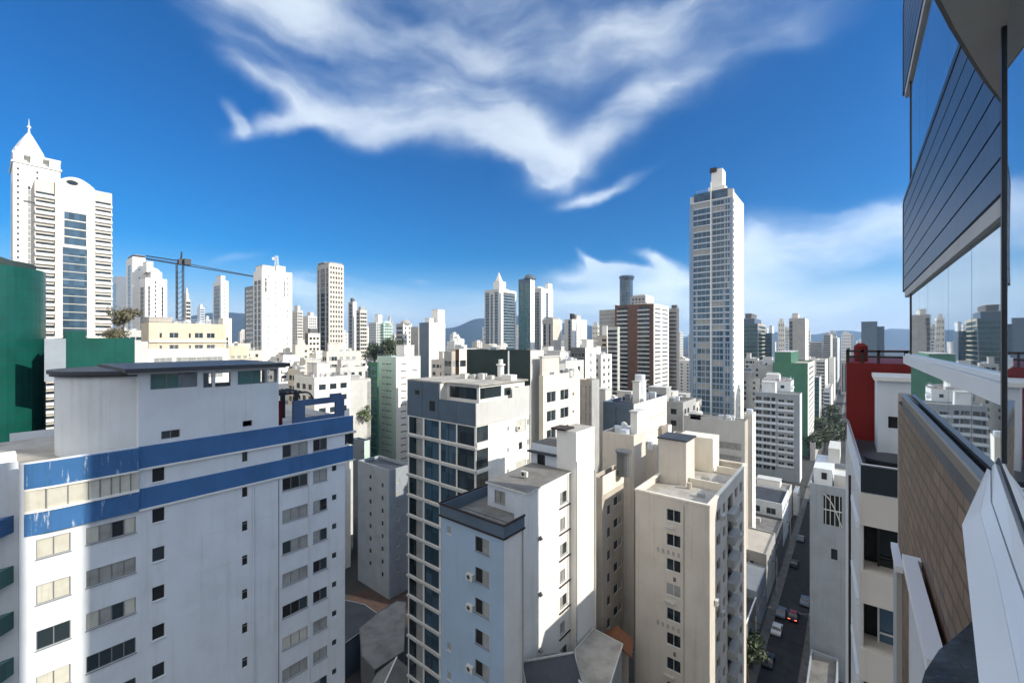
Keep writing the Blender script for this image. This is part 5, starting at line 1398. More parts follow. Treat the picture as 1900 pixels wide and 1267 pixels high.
# right side of the street
t = thing('apartment_building', 'blank blue-grey end wall rising right of the street with one small window', 'building', (0, 104, 0)); FOOT.append((-6.2, 95, 6, 114))
mb = MB(); mbh = [(onY(1542, 1028, 95).x + 6.2, onY(1554, 1028, 95).x + 6.2, 20.2 + 9.3, 32.2 - .4)]
zw0, zw1 = onY(1547, 1038, 95).z, onY(1547, 1018, 95).z
mbh = [(mbh[0][0], mbh[0][1], zw0, zw1), (onY(1528, 950, 95).x + 6.2, onY(1562, 950, 95).x + 6.2, onY(1540, 974, 95).z, onY(1540, 918, 95).z)]
shell(mb, -6.2, 95, 6, 114, 0, onY(1530, 900, 95).z, mbh, (), fill=True, par=1.0)
part(t, 'wall', mb, [M['shadegrey'], M['glass'], M['roofpale'], M['shadegrey']])
mb = MB(); a, b, c, d = mbh[1]
for i in range(4):
    x = -6.2 + a + (b - a) * (i + .5) / 4
    mb.tube((x, 94.92, c), (x, 94.92, d), .06, 5)
prev = None
for i in range(9):
    q = i / 8; pt = (-6.2 + a + (b - a) * q, 94.9, d - (d - c) * q ** 1.7)
    if prev: mb.tube(prev, pt, .1, 5)
    prev = pt
mb.tube((-6.2 + a, 94.92, (c + d) / 2), (-6.2 + b, 94.92, (c + d) / 2), .12, 5)
part(t, 'lattice_grille', mb, M['lightgrey'])
zt = onY(1530, 900, 95).z
part(t, 'roof_block', MB().box(-5.8, 98, zt - 1, -3.0, 110, zt + 2.2), M['softwhite']); part(t, 'roof_block', MB().box(-3.8, 104, zt + 2.2, -2.0, 112, zt + 5.0).box(-2.8, 99, zt - 1, 3, 103, zt + 1.2), M['lightgrey'])
part(t, 'roof_hatch', MB().box(-4.6, 97.9, zt + .3, -3.8, 97.99, zt + 1.5), M['black'])
lowb('low dark shop roof on the right pavement before the blue-grey end wall', -5.9, 62, -2, 93, 5, 'shadegrey', 'roof', name='shop_building')
lowb('row of grey low fronts on the right pavement beyond the blue-grey end wall', -6.0, 118, 4, 200, 14, 'grey', 'roof', F=[(1, 3, 8, 10)], extra=(('tanks', 6),))

# ------------------------------------------------------------------ balcony building and red rooftop block, right
t = thing('apartment_building', 'cream balcony building with a roof terrace below the dark red wall', 'building', (2, 30, 0)); FOOT.append((-.4, 21, 6, 46))
mb = MB(); AX = .26
hs = []
for k in range(16):
    zt_ = 53.15 - 2.9 * k; hs.append((.06, 5.2, zt_ - 1.78, zt_))
mb.wall((AX, 21), X_, 5.6, 0, 54.3, hs, .9, 0, 1)
mb.wall((AX, 46), (0, -1), 25, 0, 54.3)
mb.face([(.24, 21, 54.3), (6, 21, 54.3), (6, 46, 54.3), (-.3, 46, 54.3), (-.3, 31.5, 54.3)], 2)
part(t, 'wall', mb, [M['beige'], M['black'], M['roofdark']])
for k in range(16):
    zt_ = 53.15 - 2.9 * k
    wv_ = ['open', 'blue', 'mix', 'blue', 'dark'][k % 5]
    mbf = MB(); x0, x1, z0_, z1_ = AX + .5, AX + 5.1, zt_ - 1.78, zt_
    for x in (x0, x0 + .75, x0 + 1.5, x0 + 2.25, x1): mbf.box(x - .03, 21.55, z0_, x + .03, 21.62, z1_)
    mbf.box(x0, 21.55, z0_ + .35, x1, 21.6, z0_ + .41)
    f = part(t, 'window', mbf, M['frame' if k % 2 else 'frameb'])
    part(f, 'pane', MB().box(x0, 21.66, z0_, x1, 21.68, z1_), M['glassblue' if k % 2 else 'glass'])
mb = MB()   # projecting slab fronts with slanted left wing
for k in range(17):
    zt_ = 54.35 - 2.9 * k
    mb2 = MB(); mb2.prism([(AX - .05, 20.6), (5.8, 20.6), (5.8, 20.95), (AX - .05, 20.95)], zt_ - 1.2, zt_); part(t, 'balcony_front', mb2, M['beige'])
part(t, 'corner_wall', MB().prism([(-.34, 31.5), (-.05, 25), (.19, 20.72), (.30, 20.72), (.30, 46), (-.34, 46)], 0, 54.24), M['lightgrey'])
for k in range(16):
    zt_ = 53.15 - 2.9 * k
    part(t, 'side_ledge', MB().prism([(-.12, 25), (.10, 20.9), (.25, 20.9), (.25, 25)], zt_ - .25, zt_), M['softwhite'])
part(t, 'drain_pipe', MB().tube((-.12, 24.4, 5), (-.12, 24.4, 54), .05, 6), M['dmetal'])
mb = MB(); mb.extrude([(.22, 20.7, 54.25), (-.28, 31, 54.25), (-.28, 31, 55.5), (.22, 20.7, 55.3)], (.09, 0, 0)); part(t, 'terrace_parapet', mb, M['softwhite'])
mb = MB(); mb.extrude([(.22, 20.62, 54.38), (3, 20.62, 54.38), (3, 20.62, 55.35), (.22, 20.62, 55.35)], (0, .04, 0)); part(t, 'terrace_glass', mb, M['glass'])
mb = MB(); mb.tube((.22, 20.66, 55.4), (-.28, 31, 55.55), .05, 6).tube((.22, 20.66, 55.4), (3, 20.66, 55.4), .05, 6); part(t, 'terrace_handrail', mb, M['metal'])
mb = MB(); wx = onY(1648, 780, 28).x; shellh = [(wx - .95, wx - .95 + .55, onY(1658, 795, 28).z, onY(1658, 773, 28).z)]
mb.wall((.95, 28), X_, 3.2, 54.3, 58.05, shellh, .15, 0, 1); mb.wall((.95, 31.5), (0, -1), 3.5, 54.3, 58.05)
part(t, 'terrace_room', mb, [M['softwhite'], M['black']])
part(t, 'terrace_room_roof', MB().box(.82, 27.8, 58.06, 4.2, 31.6, 58.25), M['white'])
mb = MB().cyl(1.3, 24, 54.3, 55.0, .9, 20).cyl(1.3, 24, 55.0, 55.1, 1.0, 20); part(t, 'planter', mb, M['frameb'])
t = thing('apartment_building', 'dark red painted rooftop block with a black-framed parapet railing', 'building', (2, 38, 48))
RX0, RX1, RY0, RY1, RZ = -.32, 5.0, 32.0, 42, 58.75
part(t, 'wall', MB().box(RX0, RY0, 40, RX1, RY1, RZ), M['red'])
mb = MB()
for x in (RX0 + .06, RX0 + .75, RX0 + 1.45, RX0 + 2.6, RX0 + 3.7): mb.box(x - .07, RY0, RZ, x + .07, RY0 + .12, RZ + .75)
mb.box(RX0, RY0, RZ + .63, RX1, RY0 + .14, RZ + .75); mb.box(RX0, RY0 + .02, RZ + .30, RX1, RY0 + .1, RZ + .42)
for y in (RY0 + 2, RY0 + 4, RY0 + 6, RY0 + 8): mb.box(RX0, y - .07, RZ, RX0 + .12, y + .07, RZ + .75)
mb.box(RX0, RY0 + .14, RZ + .63, RX0 + .14, RY1, RZ + .75)
part(t, 'parapet_railing', mb, M['trim'])
part(t, 'roof_tank', MB().cyl(RX0 + .7, RY0 + 3, RZ, RZ + .95, .35, 14).cyl(RX0 + .7, RY0 + 3, RZ + .95, RZ + 1.15, .35, 14, 0, .15), M['red'])
# taller neighbours on the sunny side: outside the frame, they throw the morning shade
for (lab, X0, Y0, X1, Y1, z) in (('tall pale tower behind the facade on the right, outside the frame', 6.5, 24.3, 14, 48.3, 96),
                                 ('mid-rise block behind the dark red rooftop block', .6, 47.5, 9, 57, 43),
                                 ('grey block next behind the mid-rise block on the right side', .6, 61.3, 6, 76.6, 49)):
    t = thing('apartment_building', lab, 'building', ((X0 + X1) / 2, (Y0 + Y1) / 2, 0)); FOOT.append((X0, Y0, X1, Y1))
    mb = MB(); shell(mb, X0, Y0, X1, Y1, 0, z, grid(X1 - X0, 0, z, 2, 1.6, 1.4), grid(Y1 - Y0, 0, z, 5, 1.6, 1.4), L_=grid(Y1 - Y0, 0, z, 5, 1.6, 1.4)); part(t, 'wall', mb, [M['softwhite'], M['glass'], M['roofpale'], M['softwhite']])

# ------------------------------------------------------------------ the building the picture is taken from
K = .65
t = thing('apartment_building', 'slate clad facade with reflecting window bands filling the right edge of the photo', 'building', (3, 4, 0)); FOOT.append((.6, -4, 20, 18))
FXg = K * 1.0
mirror = glassy('facade_mirror_glass', (.42, .50, .56), rough=.015, spec=.8, metal=.85, var=.06)
boardm = paint('slate_cladding_boards', (.06, .115, .21), rough=.38, var=.2, streak=.15, scale=2)
stone = paint('brown_stone_tiles', (.20, .125, .085), rough=.45, var=.35, streak=.3, scale=2.2)
granite = paint('dark_granite', (.07, .08, .08), rough=.35, var=.6, streak=0, bump=.6, scale=9)
alu = paint('white_aluminium', (.74, .78, .82), rough=.3, var=.06, streak=.05, bump=0)
def Z(dz): return EYE + K * dz
YF = K * 12.9
def strip(name, x, y0, y1, z0_, z1_, mat, th=.06):
    return part(t, name, MB().box(x, y0, z0_, x + th, y1, z1_), mat)
# main body behind the skin
mb = MB(); mb.box(FXg + .08, -4, 0, 20, YF - .05, 100); mb.box(4, YF - .05, 0, 20, 18, 100)
part(t, 'wall', mb, M['softwhite'])
yb_ = [.9, 3.2, 4.35, 5.3, 6.6, 7.4, 8.38]
for k, base_ in enumerate((0, 1, 2)):
    o = 4.72 * base_
    zb0, zb1 = (-.30, 1.06) if k == 0 else (3.32 - 4.72 + o, 1.18 + o)
    for i in range(len(yb_) - 1):
        strip('window_pane', FXg, yb_[i] + .006, yb_[i + 1] - .006, Z(zb0), Z(zb1), mirror, .03)
    # cladding boards over this glass
    bz0, bz1 = 1.2 + o, 3.28 + o
    nb = 7
    for i in range(nb):
        za, zb = bz0 + (bz1 - bz0) * (i / nb), bz0 + (bz1 - bz0) * ((i + 1) / nb)
        strip('cladding_board', K * .94, .6, K * 13.75, Z(za) + .008, Z(zb) - .008, boardm, .045)
    strip('cladding_edge', K * .93, K * 13.755, K * 13.9, Z(bz0) - .01, Z(bz1) + .01, M['frameb'], .1)
    strip('cladding_soffit', K * .955, .6, K * 13.7, Z(bz0) - .16 * K, Z(bz0) - .003, M['lightgrey'], .1)
    strip('top_rail', K * .93, .6, K * 13.8, Z(bz1), Z(bz1) + .06, M['frameb'], .1)
    strip('blue_rail', K * .97, .6, K * 13.4, Z(bz1) + .063, Z(bz1) + .12, alu, .05)
    strip('corner_post', FXg - .01, YF - .012, YF + .05, Z(zb0), Z(zb1), M['frameb'], .08)
# ledge under the window band, lower glass, rails, stone wall
strip('white_sill', K * .90, .9, K * 13.3, Z(-.50), Z(-.33), alu, .1)
strip('white_sill', K * .93, .9, K * 13.3, Z(-.325), Z(-.28), alu, .1)
for i in range(len(yb_) - 1): strip('lower_pane', FXg, yb_[i] + .006, yb_[i + 1] - .006, Z(-1.22), Z(-.51), mirror, .03)
strip('lower_rail', K * .88, .9, K * 13.6, Z(-1.26), Z(-1.225), M['frameg'], .05)
strip('lower_rail', K * .90, .9, K * 13.6, Z(-1.42), Z(-1.265), M['frameb'], .08)
strip('lower_rail', K * .90, .9, K * 13.6, Z(-1.60), Z(-1.425), M['darkgrey'], .1)
YS = K * 15.4
bt = stone.node_tree; pb = bt.nodes['Principled BSDF']
gg = N(bt, 'ShaderNodeNewGeometry'); sx = N(bt, 'ShaderNodeSeparateXYZ'); cx_ = N(bt, 'ShaderNodeCombineXYZ')
bt.links.new(gg.outputs['Position'], sx.inputs[0]); bt.links.new(sx.outputs[1], cx_.inputs[0]); bt.links.new(sx.outputs[2], cx_.inputs[1])
nz_ = N(bt, 'ShaderNodeTexNoise', i_Scale=2.0); bt.links.new(cx_.outputs[0], nz_.inputs['Vector'])
ad_ = N(bt, 'ShaderNodeVectorMath', operation='MULTIPLY_ADD'); ad_.inputs[1].default_value = (.05, .05, 0)
bt.links.new(nz_.outputs['Color'], ad_.inputs[0]); bt.links.new(cx_.outputs[0], ad_.inputs[2])
br = N(bt, 'ShaderNodeTexBrick'); br.inputs['Scale'].default_value = 1.0; br.inputs['Mortar Size'].default_value = .018
br.inputs['Brick Width'].default_value = .42; br.inputs['Row Height'].default_value = .17
br.inputs['Color1'].default_value = (1, 1, 1, 1); br.inputs['Color2'].default_value = (.82, .82, .82, 1); br.inputs['Mortar'].default_value = (.22, .20, .18, 1)
bt.links.new(ad_.outputs[0], br.inputs['Vector'])
old = pb.inputs['Base Color'].links[0].from_socket
mm = N(bt, 'ShaderNodeMix', data_type='RGBA', blend_type='MULTIPLY'); mm.inputs[0].default_value = 1
bt.links.new(old, mm.inputs[6]); bt.links.new(br.outputs['Color'], mm.inputs[7]); bt.links.new(mm.outputs[2], pb.inputs['Base Color'])
pb.inputs['Specular IOR Level'].default_value = .12
br.inputs['Color2'].default_value = (.62, .60, .58, 1)
strip('stone_wall', FXg - .035, 1.2, YS, Z(-9), Z(-1.61), stone, .03)
strip('stone_backing', FXg - .004, 1.0, YS, 0, Z(-1.61), M['trim'], .05)
part(t, 'far_return', MB().box(FXg - .03, YS + .003, 20, 3.5, YS + .2, Z(-1.4)), M['tan'])
strip('balcony_rail', K * .70, K * 7.2, K * 10.4, Z(-4.05), Z(-3.85), M['wmetal'], .12)
strip('balcony_panel', K * .78, K * 7.4, K * 10.4, Z(-9), Z(-4.06), M['lightgrey'], .06)
part(t, 'balcony_end', MB().box(K * .70, K * 10.41, Z(-4.05), K * 1.0, K * 10.6, Z(-3.9)), M['wmetal'])
part(t, 'pier', MB().box(K * .84, K * 14.2, 0, K * 1.0, K * 15.3, Z(-5.6)), M['grey'])
part(t, 'pier_cap', MB().box(K * .80, K * 13.9, Z(-5.59), K * 1.0, K * 15.5, Z(-5.45)), M['wmetal'])
# slab over the window with its dark curved edge
zs = Z(1.6)
ed = [onZ(u, v, zs) for u, v in ((1700, -230), (1722, -70), (1745, 0), (1773, 55), (1806, 110), (1835, 155), (1862, 190), (1880, 208))]
poly = [(p.x, p.y) for p in ed] + [(FXg + .02, ed[-1].y + .05), (FXg + .02, K * 3.4), (K * .60 + .02, K * 3.3), (K * .30 - .01, K * .55), (ed[0].x, K * .5)]
ar = sum(poly[i][0] * poly[(i + 1) % len(poly)][1] - poly[(i + 1) % len(poly)][0] * poly[i][1] for i in range(len(poly)))
if ar < 0: poly.reverse()
part(t, 'upper_slab', MB().prism(poly, zs, zs + .12), M['beige'])
mb = MB()
for a, b in zip(ed[:-1], ed[1:]): mb.tube((a.x, a.y, zs + .03), (b.x, b.y, zs + .03), .022, 6)
part(t, 'slab_edge', mb, M['frameb'])
# the open sash beside the camera
a_, b_ = Vector((K * .60, K * 3.25, 0)), Vector((K * .30, K * .55, 0))
mb = MB(); mb.extrude([(a_.x, a_.y, Z(-.62)), (b_.x, b_.y, Z(-.62)), (b_.x, b_.y, Z(8)), (a_.x, a_.y, Z(8))], (.006, 0, 0)); part(t, 'sash_glass', mb, mirror)
part(t, 'sash_edge', MB().box(a_.x - .006, a_.y, Z(-.62), a_.x + .009, a_.y + .016, Z(8)), M['frameb'])
# white projecting frame below
def sheet(name, L1, L2, mat, th=.03):
    mb = MB()
    A = [onD(u, v, d * K) for u, v, d in L1]; B = [onD(u, v, d * K) for u, v, d in L2]
    off = Vector((.03, .02, -th))
    n_ = len(A)
    for i in range(n_ - 1):
        mb.face([A[i], A[i + 1], B[i + 1], B[i]][::-1]); mb.face([A[i] + off, A[i + 1] + off, B[i + 1] + off, B[i] + off])
        mb.face([A[i], A[i + 1], A[i + 1] + off, A[i] + off]); mb.face([B[i], B[i + 1], B[i + 1] + off, B[i] + off][::-1])
    mb.face([A[0], B[0], B[0] + off, A[0] + off]); mb.face([A[-1], B[-1], B[-1] + off, A[-1] + off][::-1])
    return part(t, name, mb, mat)
def hz(pts, h): return [(u, v, h * FPX / (v - 633.5)) for u, v in pts]
sheet('sill_front', hz([(1832, 868), (1785, 973), (1794, 1058), (1819, 1290)], .86), hz([(1836, 872), (1818, 950), (1850, 1067), (1896, 1290)], .78), alu)
sheet('sill_top', hz([(1836.5, 872), (1818.5, 950), (1850.5, 1067), (1897, 1290)], .772), hz([(1837, 871), (1838, 930), (1880, 1056), (1965, 1290)], .74), alu)
sheet('sill_gap', hz([(1837.3, 871), (1838.3, 930), (1880.5, 1056), (1966, 1290)], .76), hz([(1840, 866), (1841, 932), (1884, 1056), (1971, 1290)], .76), M['frameb'])
sheet('sill_inner', hz([(1840.3, 866), (1841.3, 932), (1884.5, 1056), (1972, 1290)], .72), hz([(1846, 858), (1862, 905), (1905, 1030), (1990, 1270)], .68), alu)
sheet('sash_gap', hz([(1846.5, 857), (1862.5, 905), (1906, 1030), (1991, 1270)], .70), hz([(1853, 848), (1876, 905), (1922, 1030), (2000, 1250)], .70), M['frameb'])
sheet('sash_frame', hz([(1853.5, 847), (1876.5, 905), (1923, 1030)], .66), hz([(1866, 838), (1905, 905), (1960, 1000)], .60), alu)
p = [onZ(u, v, Z(-1.95)) for u, v in ((1700, 1300), (1716, 1245), (1742, 1205), (1775, 1178), (1806, 1150), (1822, 1180), (1828, 1300))]
poly = [(q.x, q.y) for q in p]; ar = sum(poly[i][0] * poly[(i + 1) % len(poly)][1] - poly[(i + 1) % len(poly)][0] * poly[i][1] for i in range(len(poly)))
if ar < 0: poly.reverse()
part(t, 'granite_sill', MB().prism(poly, Z(-2.5), Z(-1.95)), granite)
part(t, 'handle', MB().tube(onD(1868, 1150, 1.2), onD(1886, 1170, 1.14), .012, 8), alu)

# ------------------------------------------------------------------ street life
def car_proto(colour, label, loc):
    t = thing('parked_car', label, 'car', loc, 'cars along the narrow street')
    prof = [(-2.05, .32), (-2.1, .62), (-1.95, .86), (-1.15, .95), (-.55, 1.42), (.75, 1.44), (1.35, .98), (2.0, .82), (2.1, .55), (2.05, .32)]
    def body(w, pr): 
        mb = MB(); n = len(pr); x, y, z = loc
        for s in (-1, 1):
            f = [(x + s * w * (.86 if q[1] > 1.2 else 1), y - q[0], z + q[1]) for q in pr]; mb.face(f if s > 0 else f[::-1])
        for i in range(n):
            a, b = pr[i], pr[(i + 1) % n]; wa, wb = w * (.86 if a[1] > 1.2 else 1), w * (.86 if b[1] > 1.2 else 1)
            mb.face([(x - wa, y - a[0], z + a[1]), (x + wa, y - a[0], z + a[1]), (x + wb, y - b[0], z + b[1]), (x - wb, y - b[0], z + b[1])])
        return mb
    part(t, 'body', body(.86, prof), M[colour])
    gl = MB(); x, y, z = loc
    gl.face([(x - .78, y + 1.02, z + 1.06), (x + .78, y + 1.02, z + 1.06), (x + .68, y + .60, z + 1.40), (x - .68, y + .60, z + 1.40)]); part(t, 'windscreen', gl, M['glass'])
    gl = MB(); gl.face([(x - .68, y - .82, z + 1.42), (x + .68, y - .82, z + 1.42), (x + .78, y - 1.28, z + 1.06), (x - .78, y - 1.28, z + 1.06)][::-1]); part(t, 'rear_window', gl, M['glass'])
    for s in (-1, 1):
        gl = MB(); gl.box(x + s * .80 - .01, y - .8, z + .98, x + s * .83, y + .6, z + 1.34); part(t, 'side_window', gl, M['glass'])
        for yy_ in (-1.3, 1.3):
            wmb = MB(); wmb.tube((x + s * .70, y + yy_, z + .32), (x + s * .90, y + yy_, z + .32), .32, 14); part(t, 'wheel', wmb, M['rubber'])
    return t
M['car_white'] = solid('car_paint_white', (.7, .7, .7), .25); M['car_silver'] = solid('car_paint_silver', (.16, .17, .19), .3, .5)
M['car_black'] = solid('car_paint_black', (.012, .012, .014), .2); M['car_red'] = solid('car_paint_red', (.32, .03, .02), .3)
M['tail_light'] = solid('lit_tail_light', (1, .12, .05), .4, 0, 2.0)
def dup(root, loc, label=None):
    r = root.copy(); COL.objects.link(r); r.location = loc
    if label: r['label'] = label
    for ch in list(root.children):
        c = ch.copy(); COL.objects.link(c); c.parent = r
    return r
c1 = car_proto('car_black', 'black car driving up the dark street with a glowing red roof light', (onZ(1472, 1146, .01).x, onZ(1472, 1146, .01).y, .01))
x, y = c1.location.x, c1.location.y
o_ = part(c1, 'roof_panel', MB().box(x - .6, y - .6, 1.46, x + .6, y + .5, 1.5), M['car_red'])
part(c1, 'tail_light', MB().box(x - .8, y - 2.15, .7, x - .4, y - 2.1, .84), M['tail_light']); part(c1, 'tail_light', MB().box(x + .4, y - 2.15, .7, x + .8, y - 2.1, .84), M['tail_light'])
pw = car_proto('car_white', 'white car parked on the left kerb of the street, nearest of the white ones', (ROADL + 1.0, 103, .01))
ps = car_proto('car_silver', 'dark grey car parked on the left kerb beside the white one', (ROADL + 1.0, 110, .01))
pb_ = car_proto('car_black', 'black car parked on the left kerb nearest the camera', (ROADL + 1.0, 92, .01))
rnd = random.Random(9)
for i in range(6):
    src = (ps, pb_, pb_, ps, pb_, ps)[rnd.randrange(6)]
    lab = {pw: 'small white car in the row parked farther up the street', ps: 'small dark grey car in the row parked farther up the street', pb_: 'small black car in the row parked farther up the street'}[src]
    side_ = i % 3 == 0
    dup(src, ((ROADR - 1.0) if side_ else (ROADL + 1.0), 118 + i * 19 + rnd.uniform(-1, 1), .01), lab)
def pole(x, y, h, label):
    t = thing('utility_pole', label, 'pole', (x, y, 0), 'poles along the street')
    part(t, 'pole', MB().tube((x, y, 0), (x, y, h), .14, 8, 0, .09), M['grey'])
    part(t, 'crossarm', MB().box(x - .9, y - .06, h - 1.2, x + .9, y + .06, h - 1.05), M['bark'])
    return t
for i, y in enumerate((90, 118, 146, 174)): pole(ROADL - .8, y, 9, 'grey utility pole with a wooden crossarm on the left pavement, %s' % ('nearest the camera', 'beside the tan roof', 'beside the four-window block', 'by the balcony-grid block')[i])
w_ = MB()
for (x, z0_) in ((-.8, 7.95), (.8, 7.95), (0, 8.9)):
    for (ya, yb) in ((90, 118), (118, 146), (146, 174)):
        prev = None
        for i in range(9):
            q = i / 8; pt = (ROADL - .8 + x, ya + (yb - ya) * q, z0_ - 1.2 * 4 * q * (1 - q) * .5)
            if prev: w_.tube(prev, pt, .025, 4)
            prev = pt
solo('overhead_cables', w_, M['dmetal'], 'thin dark cables strung between the street poles', 'cable')
for i, (x, y, h, r) in enumerate(((-16, 268, 12, 5), (-12, 285, 13, 6), (-7, 300, 13, 6), (-15, 318, 14, 6), (-5, 330, 13, 6), (-9, 350, 14, 7), (-13, 372, 15, 7))):
    tree('dark street tree in the clump closing the far end of the street', x, y, 0, h, r, 'leafd', 'street trees at the far end of the street', 700, 'tree', i, ls=.7)
for i, (x, y) in enumerate(((-14.4, 84), (-14.5, 88.5))): tree('dark green street tree at the foot of the beige tower', x, y, 0, 7, 2.6, 'leafd', 'street trees at the foot of the beige tower', 800, 'tree', i, ls=.3)

# ------------------------------------------------------------------ crowded quarters in the middle distance
def clash(x, y, w_, d_, gap=3):
    for (a, b, c, d) in FOOT:
        if x + w_ / 2 > a - gap and x - w_ / 2 < c + gap and y + d_ / 2 > b - gap and y - d_ / 2 < d + gap: return True
    return False
def crowd(n, u0, u1, d0, d1, vtop, label, group, walls, seed, wmin=7, wmax=13):
    rnd = random.Random(seed); made = 0
    for _ in range(n * 40):
        if made >= n: break
        d = d0 * (d1 / d0) ** rnd.random(); u = rnd.uniform(u0, u1)
        v = vtop(d) + rnd.uniform(-14, 26)
        c = onD(u, v, d); w_, dp = rnd.uniform(wmin, wmax), rnd.uniform(wmin, wmax)
        if c.z < 8 or clash(c.x, c.y, w_, dp, 1.2) or ROADL - 3 - w_ / 2 < c.x < ROADR + 3 + w_ / 2: continue
        X0, X1, Y0, Y1 = c.x - w_ / 2, c.x + w_ / 2, c.y - dp / 2, c.y + dp / 2
        FOOT.append((X0, Y0, X1, Y1))
        t = thing('apartment_building', label, 'building', (c.x, c.y, 0), group)
        z = c.z; mb = MB(); st = rnd.choice([1.2, 1.5, 1.8])
        F = grid(w_, 0, z - .7, rnd.choice([2, 3]), st, 1.4, zlow=z - 22, skip=.12, seed=made); S = grid(dp, 0, z - .7, rnd.choice([2, 3, 4]), st, 1.4, zlow=z - 22, skip=.15, seed=made + 5)
        wl = rnd.choice(walls)
        shell(mb, X0, Y0, X1, Y1, 0, z, F, S, smi=0)
        if rnd.random() < .5:
            for k in range(6): mb.box(X1 + .003, Y0 + dp * .1, z - 3.6 - 3 * k, X1 + .7, Y0 + dp * .6, z - 2.7 - 3 * k, 0)
        part(t, 'wall', mb, [M[wl], M['glass'], M[rnd.choice(['roof', 'roofpale', 'roofpale', 'rooftile', 'roofdark'])], M[wl]])
        its = [('tanks', rnd.randint(3, 7)), ('box', .1, rnd.uniform(.4, .6), .3, rnd.uniform(.6, .9), rnd.uniform(1.8, 3.4))]
        if rnd.random() < .5: its.append(('rail',))
        if rnd.random() < .6: its.append(('pole', rnd.uniform(.2, .8), rnd.uniform(.2, .8), rnd.uniform(3, 5)))
        roofstuff(t, X0, Y0, X1, Y1, z, its, M[wl])
        made += 1
crowd(34, 536, 650, 112, 300, lambda d: 633 + 7600 / d * (1 if d < 200 else .6), 'small cream block packed into the sunlit quarter between the white slab and the mint building', 'crowded sunlit blocks left of centre', ['cream', 'beige', 'white', 'tan', 'lightgrey', 'cream'], 5)
crowd(30, 800, 1110, 100, 320, lambda d: 640 + 4500 / d, 'small block squeezed among the towers behind the dark wall block in the centre', 'crowded blocks behind the centre', ['beige', 'grey', 'white', 'lightgrey', 'tan'], 6)
crowd(16, 200, 470, 120, 330, lambda d: 634 + 2500 / d, 'small pale block crowded below the crane', 'crowded blocks below the crane', ['cream', 'beige', 'white', 'grey'], 7)
crowd(12, 1385, 1480, 200, 420, lambda d: 655 + 5500 / d, 'small grey block packed around the foot of the green glass tower', 'crowded blocks right of the tallest tower', ['grey', 'lightgrey', 'softwhite', 'shadegrey'], 8)
crowd(12, 1110, 1275, 110, 230, lambda d: 752, 'small block packed below the brown tower', 'crowded blocks below the brown tower', ['beige', 'grey', 'lightgrey', 'cream'], 9)

# ------------------------------------------------------------------ far city: many small pale buildings
rnd = random.Random(21)
protos = []
pal = ['white', 'bright', 'cream', 'softwhite', 'lightgrey', 'beige', 'tan', 'grey']
for i in range(14):
    Wd, Dp, H = rnd.uniform(12, 22), rnd.uniform(12, 24), rnd.choice([22, 28, 34, 40, 46, 54])
    mb = MB()
    shell(mb, -Wd / 2, -Dp / 2, Wd / 2, Dp / 2, 0, H, grid(Wd, 0, H, rnd.choice([3, 4, 5]), 1.6, 1.4, zlow=4), grid(Dp, 0, H, rnd.choice([3, 4, 5]), 1.6, 1.4, zlow=4), smi=0)
    mb.box(-Wd * .3, -Dp * .2, H - .7, Wd * .1, Dp * .25, H + rnd.uniform(2, 4), 0)
    mb.box(Wd * .15, -Dp * .3, H - .7, Wd * .35, -Dp * .1, H + rnd.uniform(1, 2.2), 3)
    if i % 2: mb.cyl(Wd * .25, Dp * .25, H - .7, H + 1.4, 1.1, 10, 3)
    protos.append((mb.mesh('distant_building', [M[pal[i % 8]], M['glass'], M[rnd.choice(['roof', 'roofpale', 'rooftile'])], M['softwhite']]), Wd, Dp, H))
cnt = 0; tries = 0
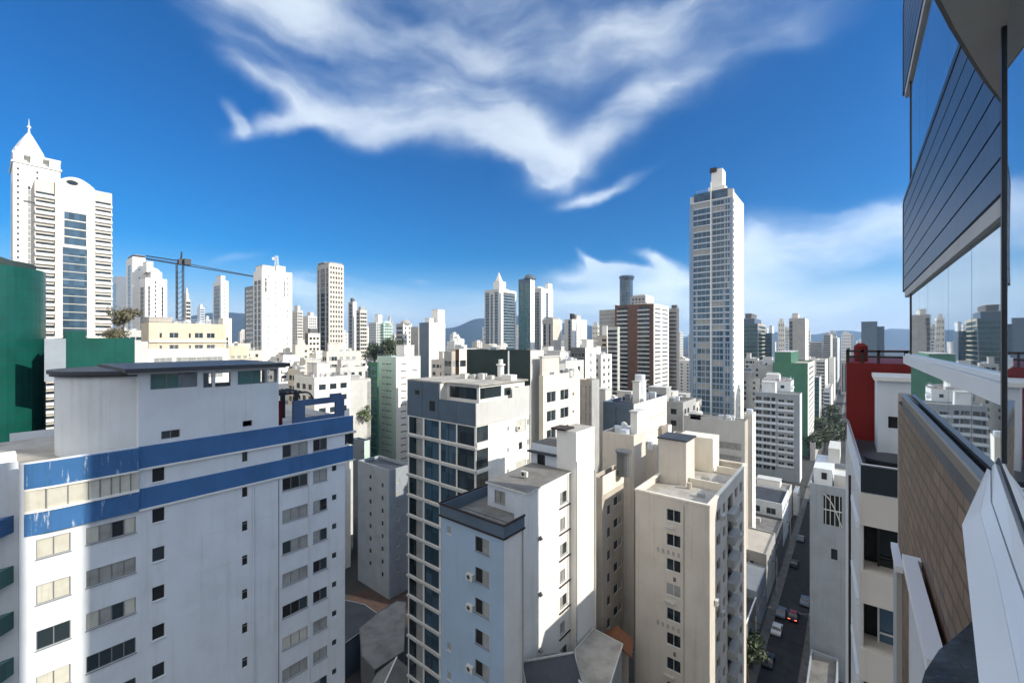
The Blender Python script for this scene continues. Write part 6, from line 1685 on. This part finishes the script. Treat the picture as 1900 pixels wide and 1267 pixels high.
while cnt < 270 and tries < 9000:
    tries += 1
    u = rnd.uniform(-40, 1640); d = 170 * (2200 / 170) ** (rnd.random() ** .9)
    p = onD(u, 633, d)
    me, Wd, Dp, H = protos[rnd.randrange(len(protos))]
    if ROADL - 4 - Wd / 2 < p.x < ROADR + 3 + Wd / 2: continue
    if d < 330 and (u > 1380 or H > 34): continue
    if u > 1400 and H > 46: continue
    if clash(p.x, p.y, Wd, Dp): continue
    FOOT.append((p.x - Wd / 2, p.y - Dp / 2, p.x + Wd / 2, p.y + Dp / 2))
    o = bpy.data.objects.new('distant_building', me); COL.objects.link(o)
    sc_ = 1.0 if d < 600 else rnd.uniform(1.0, 1.5)
    o.location = (p.x, p.y, 0); o.scale = (1, 1, sc_)
    tag(o, 'small pale building among many in the far city below the skyline', 'building', 'small buildings of the far city')
    cnt += 1
tw = 0; tries = 0
while tw < 46 and tries < 2000:
    tries += 1
    u = rnd.choice([rnd.uniform(210, 1110), rnd.uniform(210, 1110), rnd.uniform(1380, 1600)]); d = rnd.uniform(480, 1300)
    me, Wd, Dp, H = protos[rnd.randrange(len(protos))]
    v = rnd.uniform(592, 624); p = onD(u, v, d); sx_ = .75
    if clash(p.x, p.y, Wd * sx_, Dp * sx_): continue
    FOOT.append((p.x - Wd / 2, p.y - Dp / 2, p.x + Wd / 2, p.y + Dp / 2))
    o = bpy.data.objects.new('distant_tower', me); COL.objects.link(o)
    o.location = (p.x, p.y, 0); o.scale = (sx_, sx_, p.z / H)
    tag(o, 'thin pale tower far off on the hazy skyline', 'tower', 'thin towers of the far skyline'); tw += 1
for i in range(14):
    u = rnd.uniform(20, 1500); d = rnd.uniform(160, 420); p = onD(u, 633, d)
    if clash(p.x, p.y, 6, 6) or ROADL - 6 < p.x < ROADR + 6: continue
    tree('dark tree standing between the distant city blocks', p.x, p.y, 0, rnd.uniform(10, 16), rnd.uniform(4, 7), rnd.choice(['leaf', 'leafd']), 'trees between the distant blocks', 350, 'tree', i, ls=.8)

# ------------------------------------------------------------------ the air between here and the hills
hz_ = MB().box(-8500, -2900, -3, 8500, 9000, 420)
m = bpy.data.materials.new('pale_air'); m.use_nodes = True
tt = m.node_tree; tt.nodes.remove(tt.nodes['Principled BSDF'])
pv = tt.nodes.new('ShaderNodeVolumePrincipled')
pv.inputs['Color'].default_value = (.45, .68, 1.0, 1); pv.inputs['Density'].default_value = .00013
pv.inputs['Anisotropy'].default_value = .2
tt.links.new(pv.outputs[0], tt.nodes['Material Output'].inputs['Volume'])
solo('haze', hz_, m, kind='stuff')
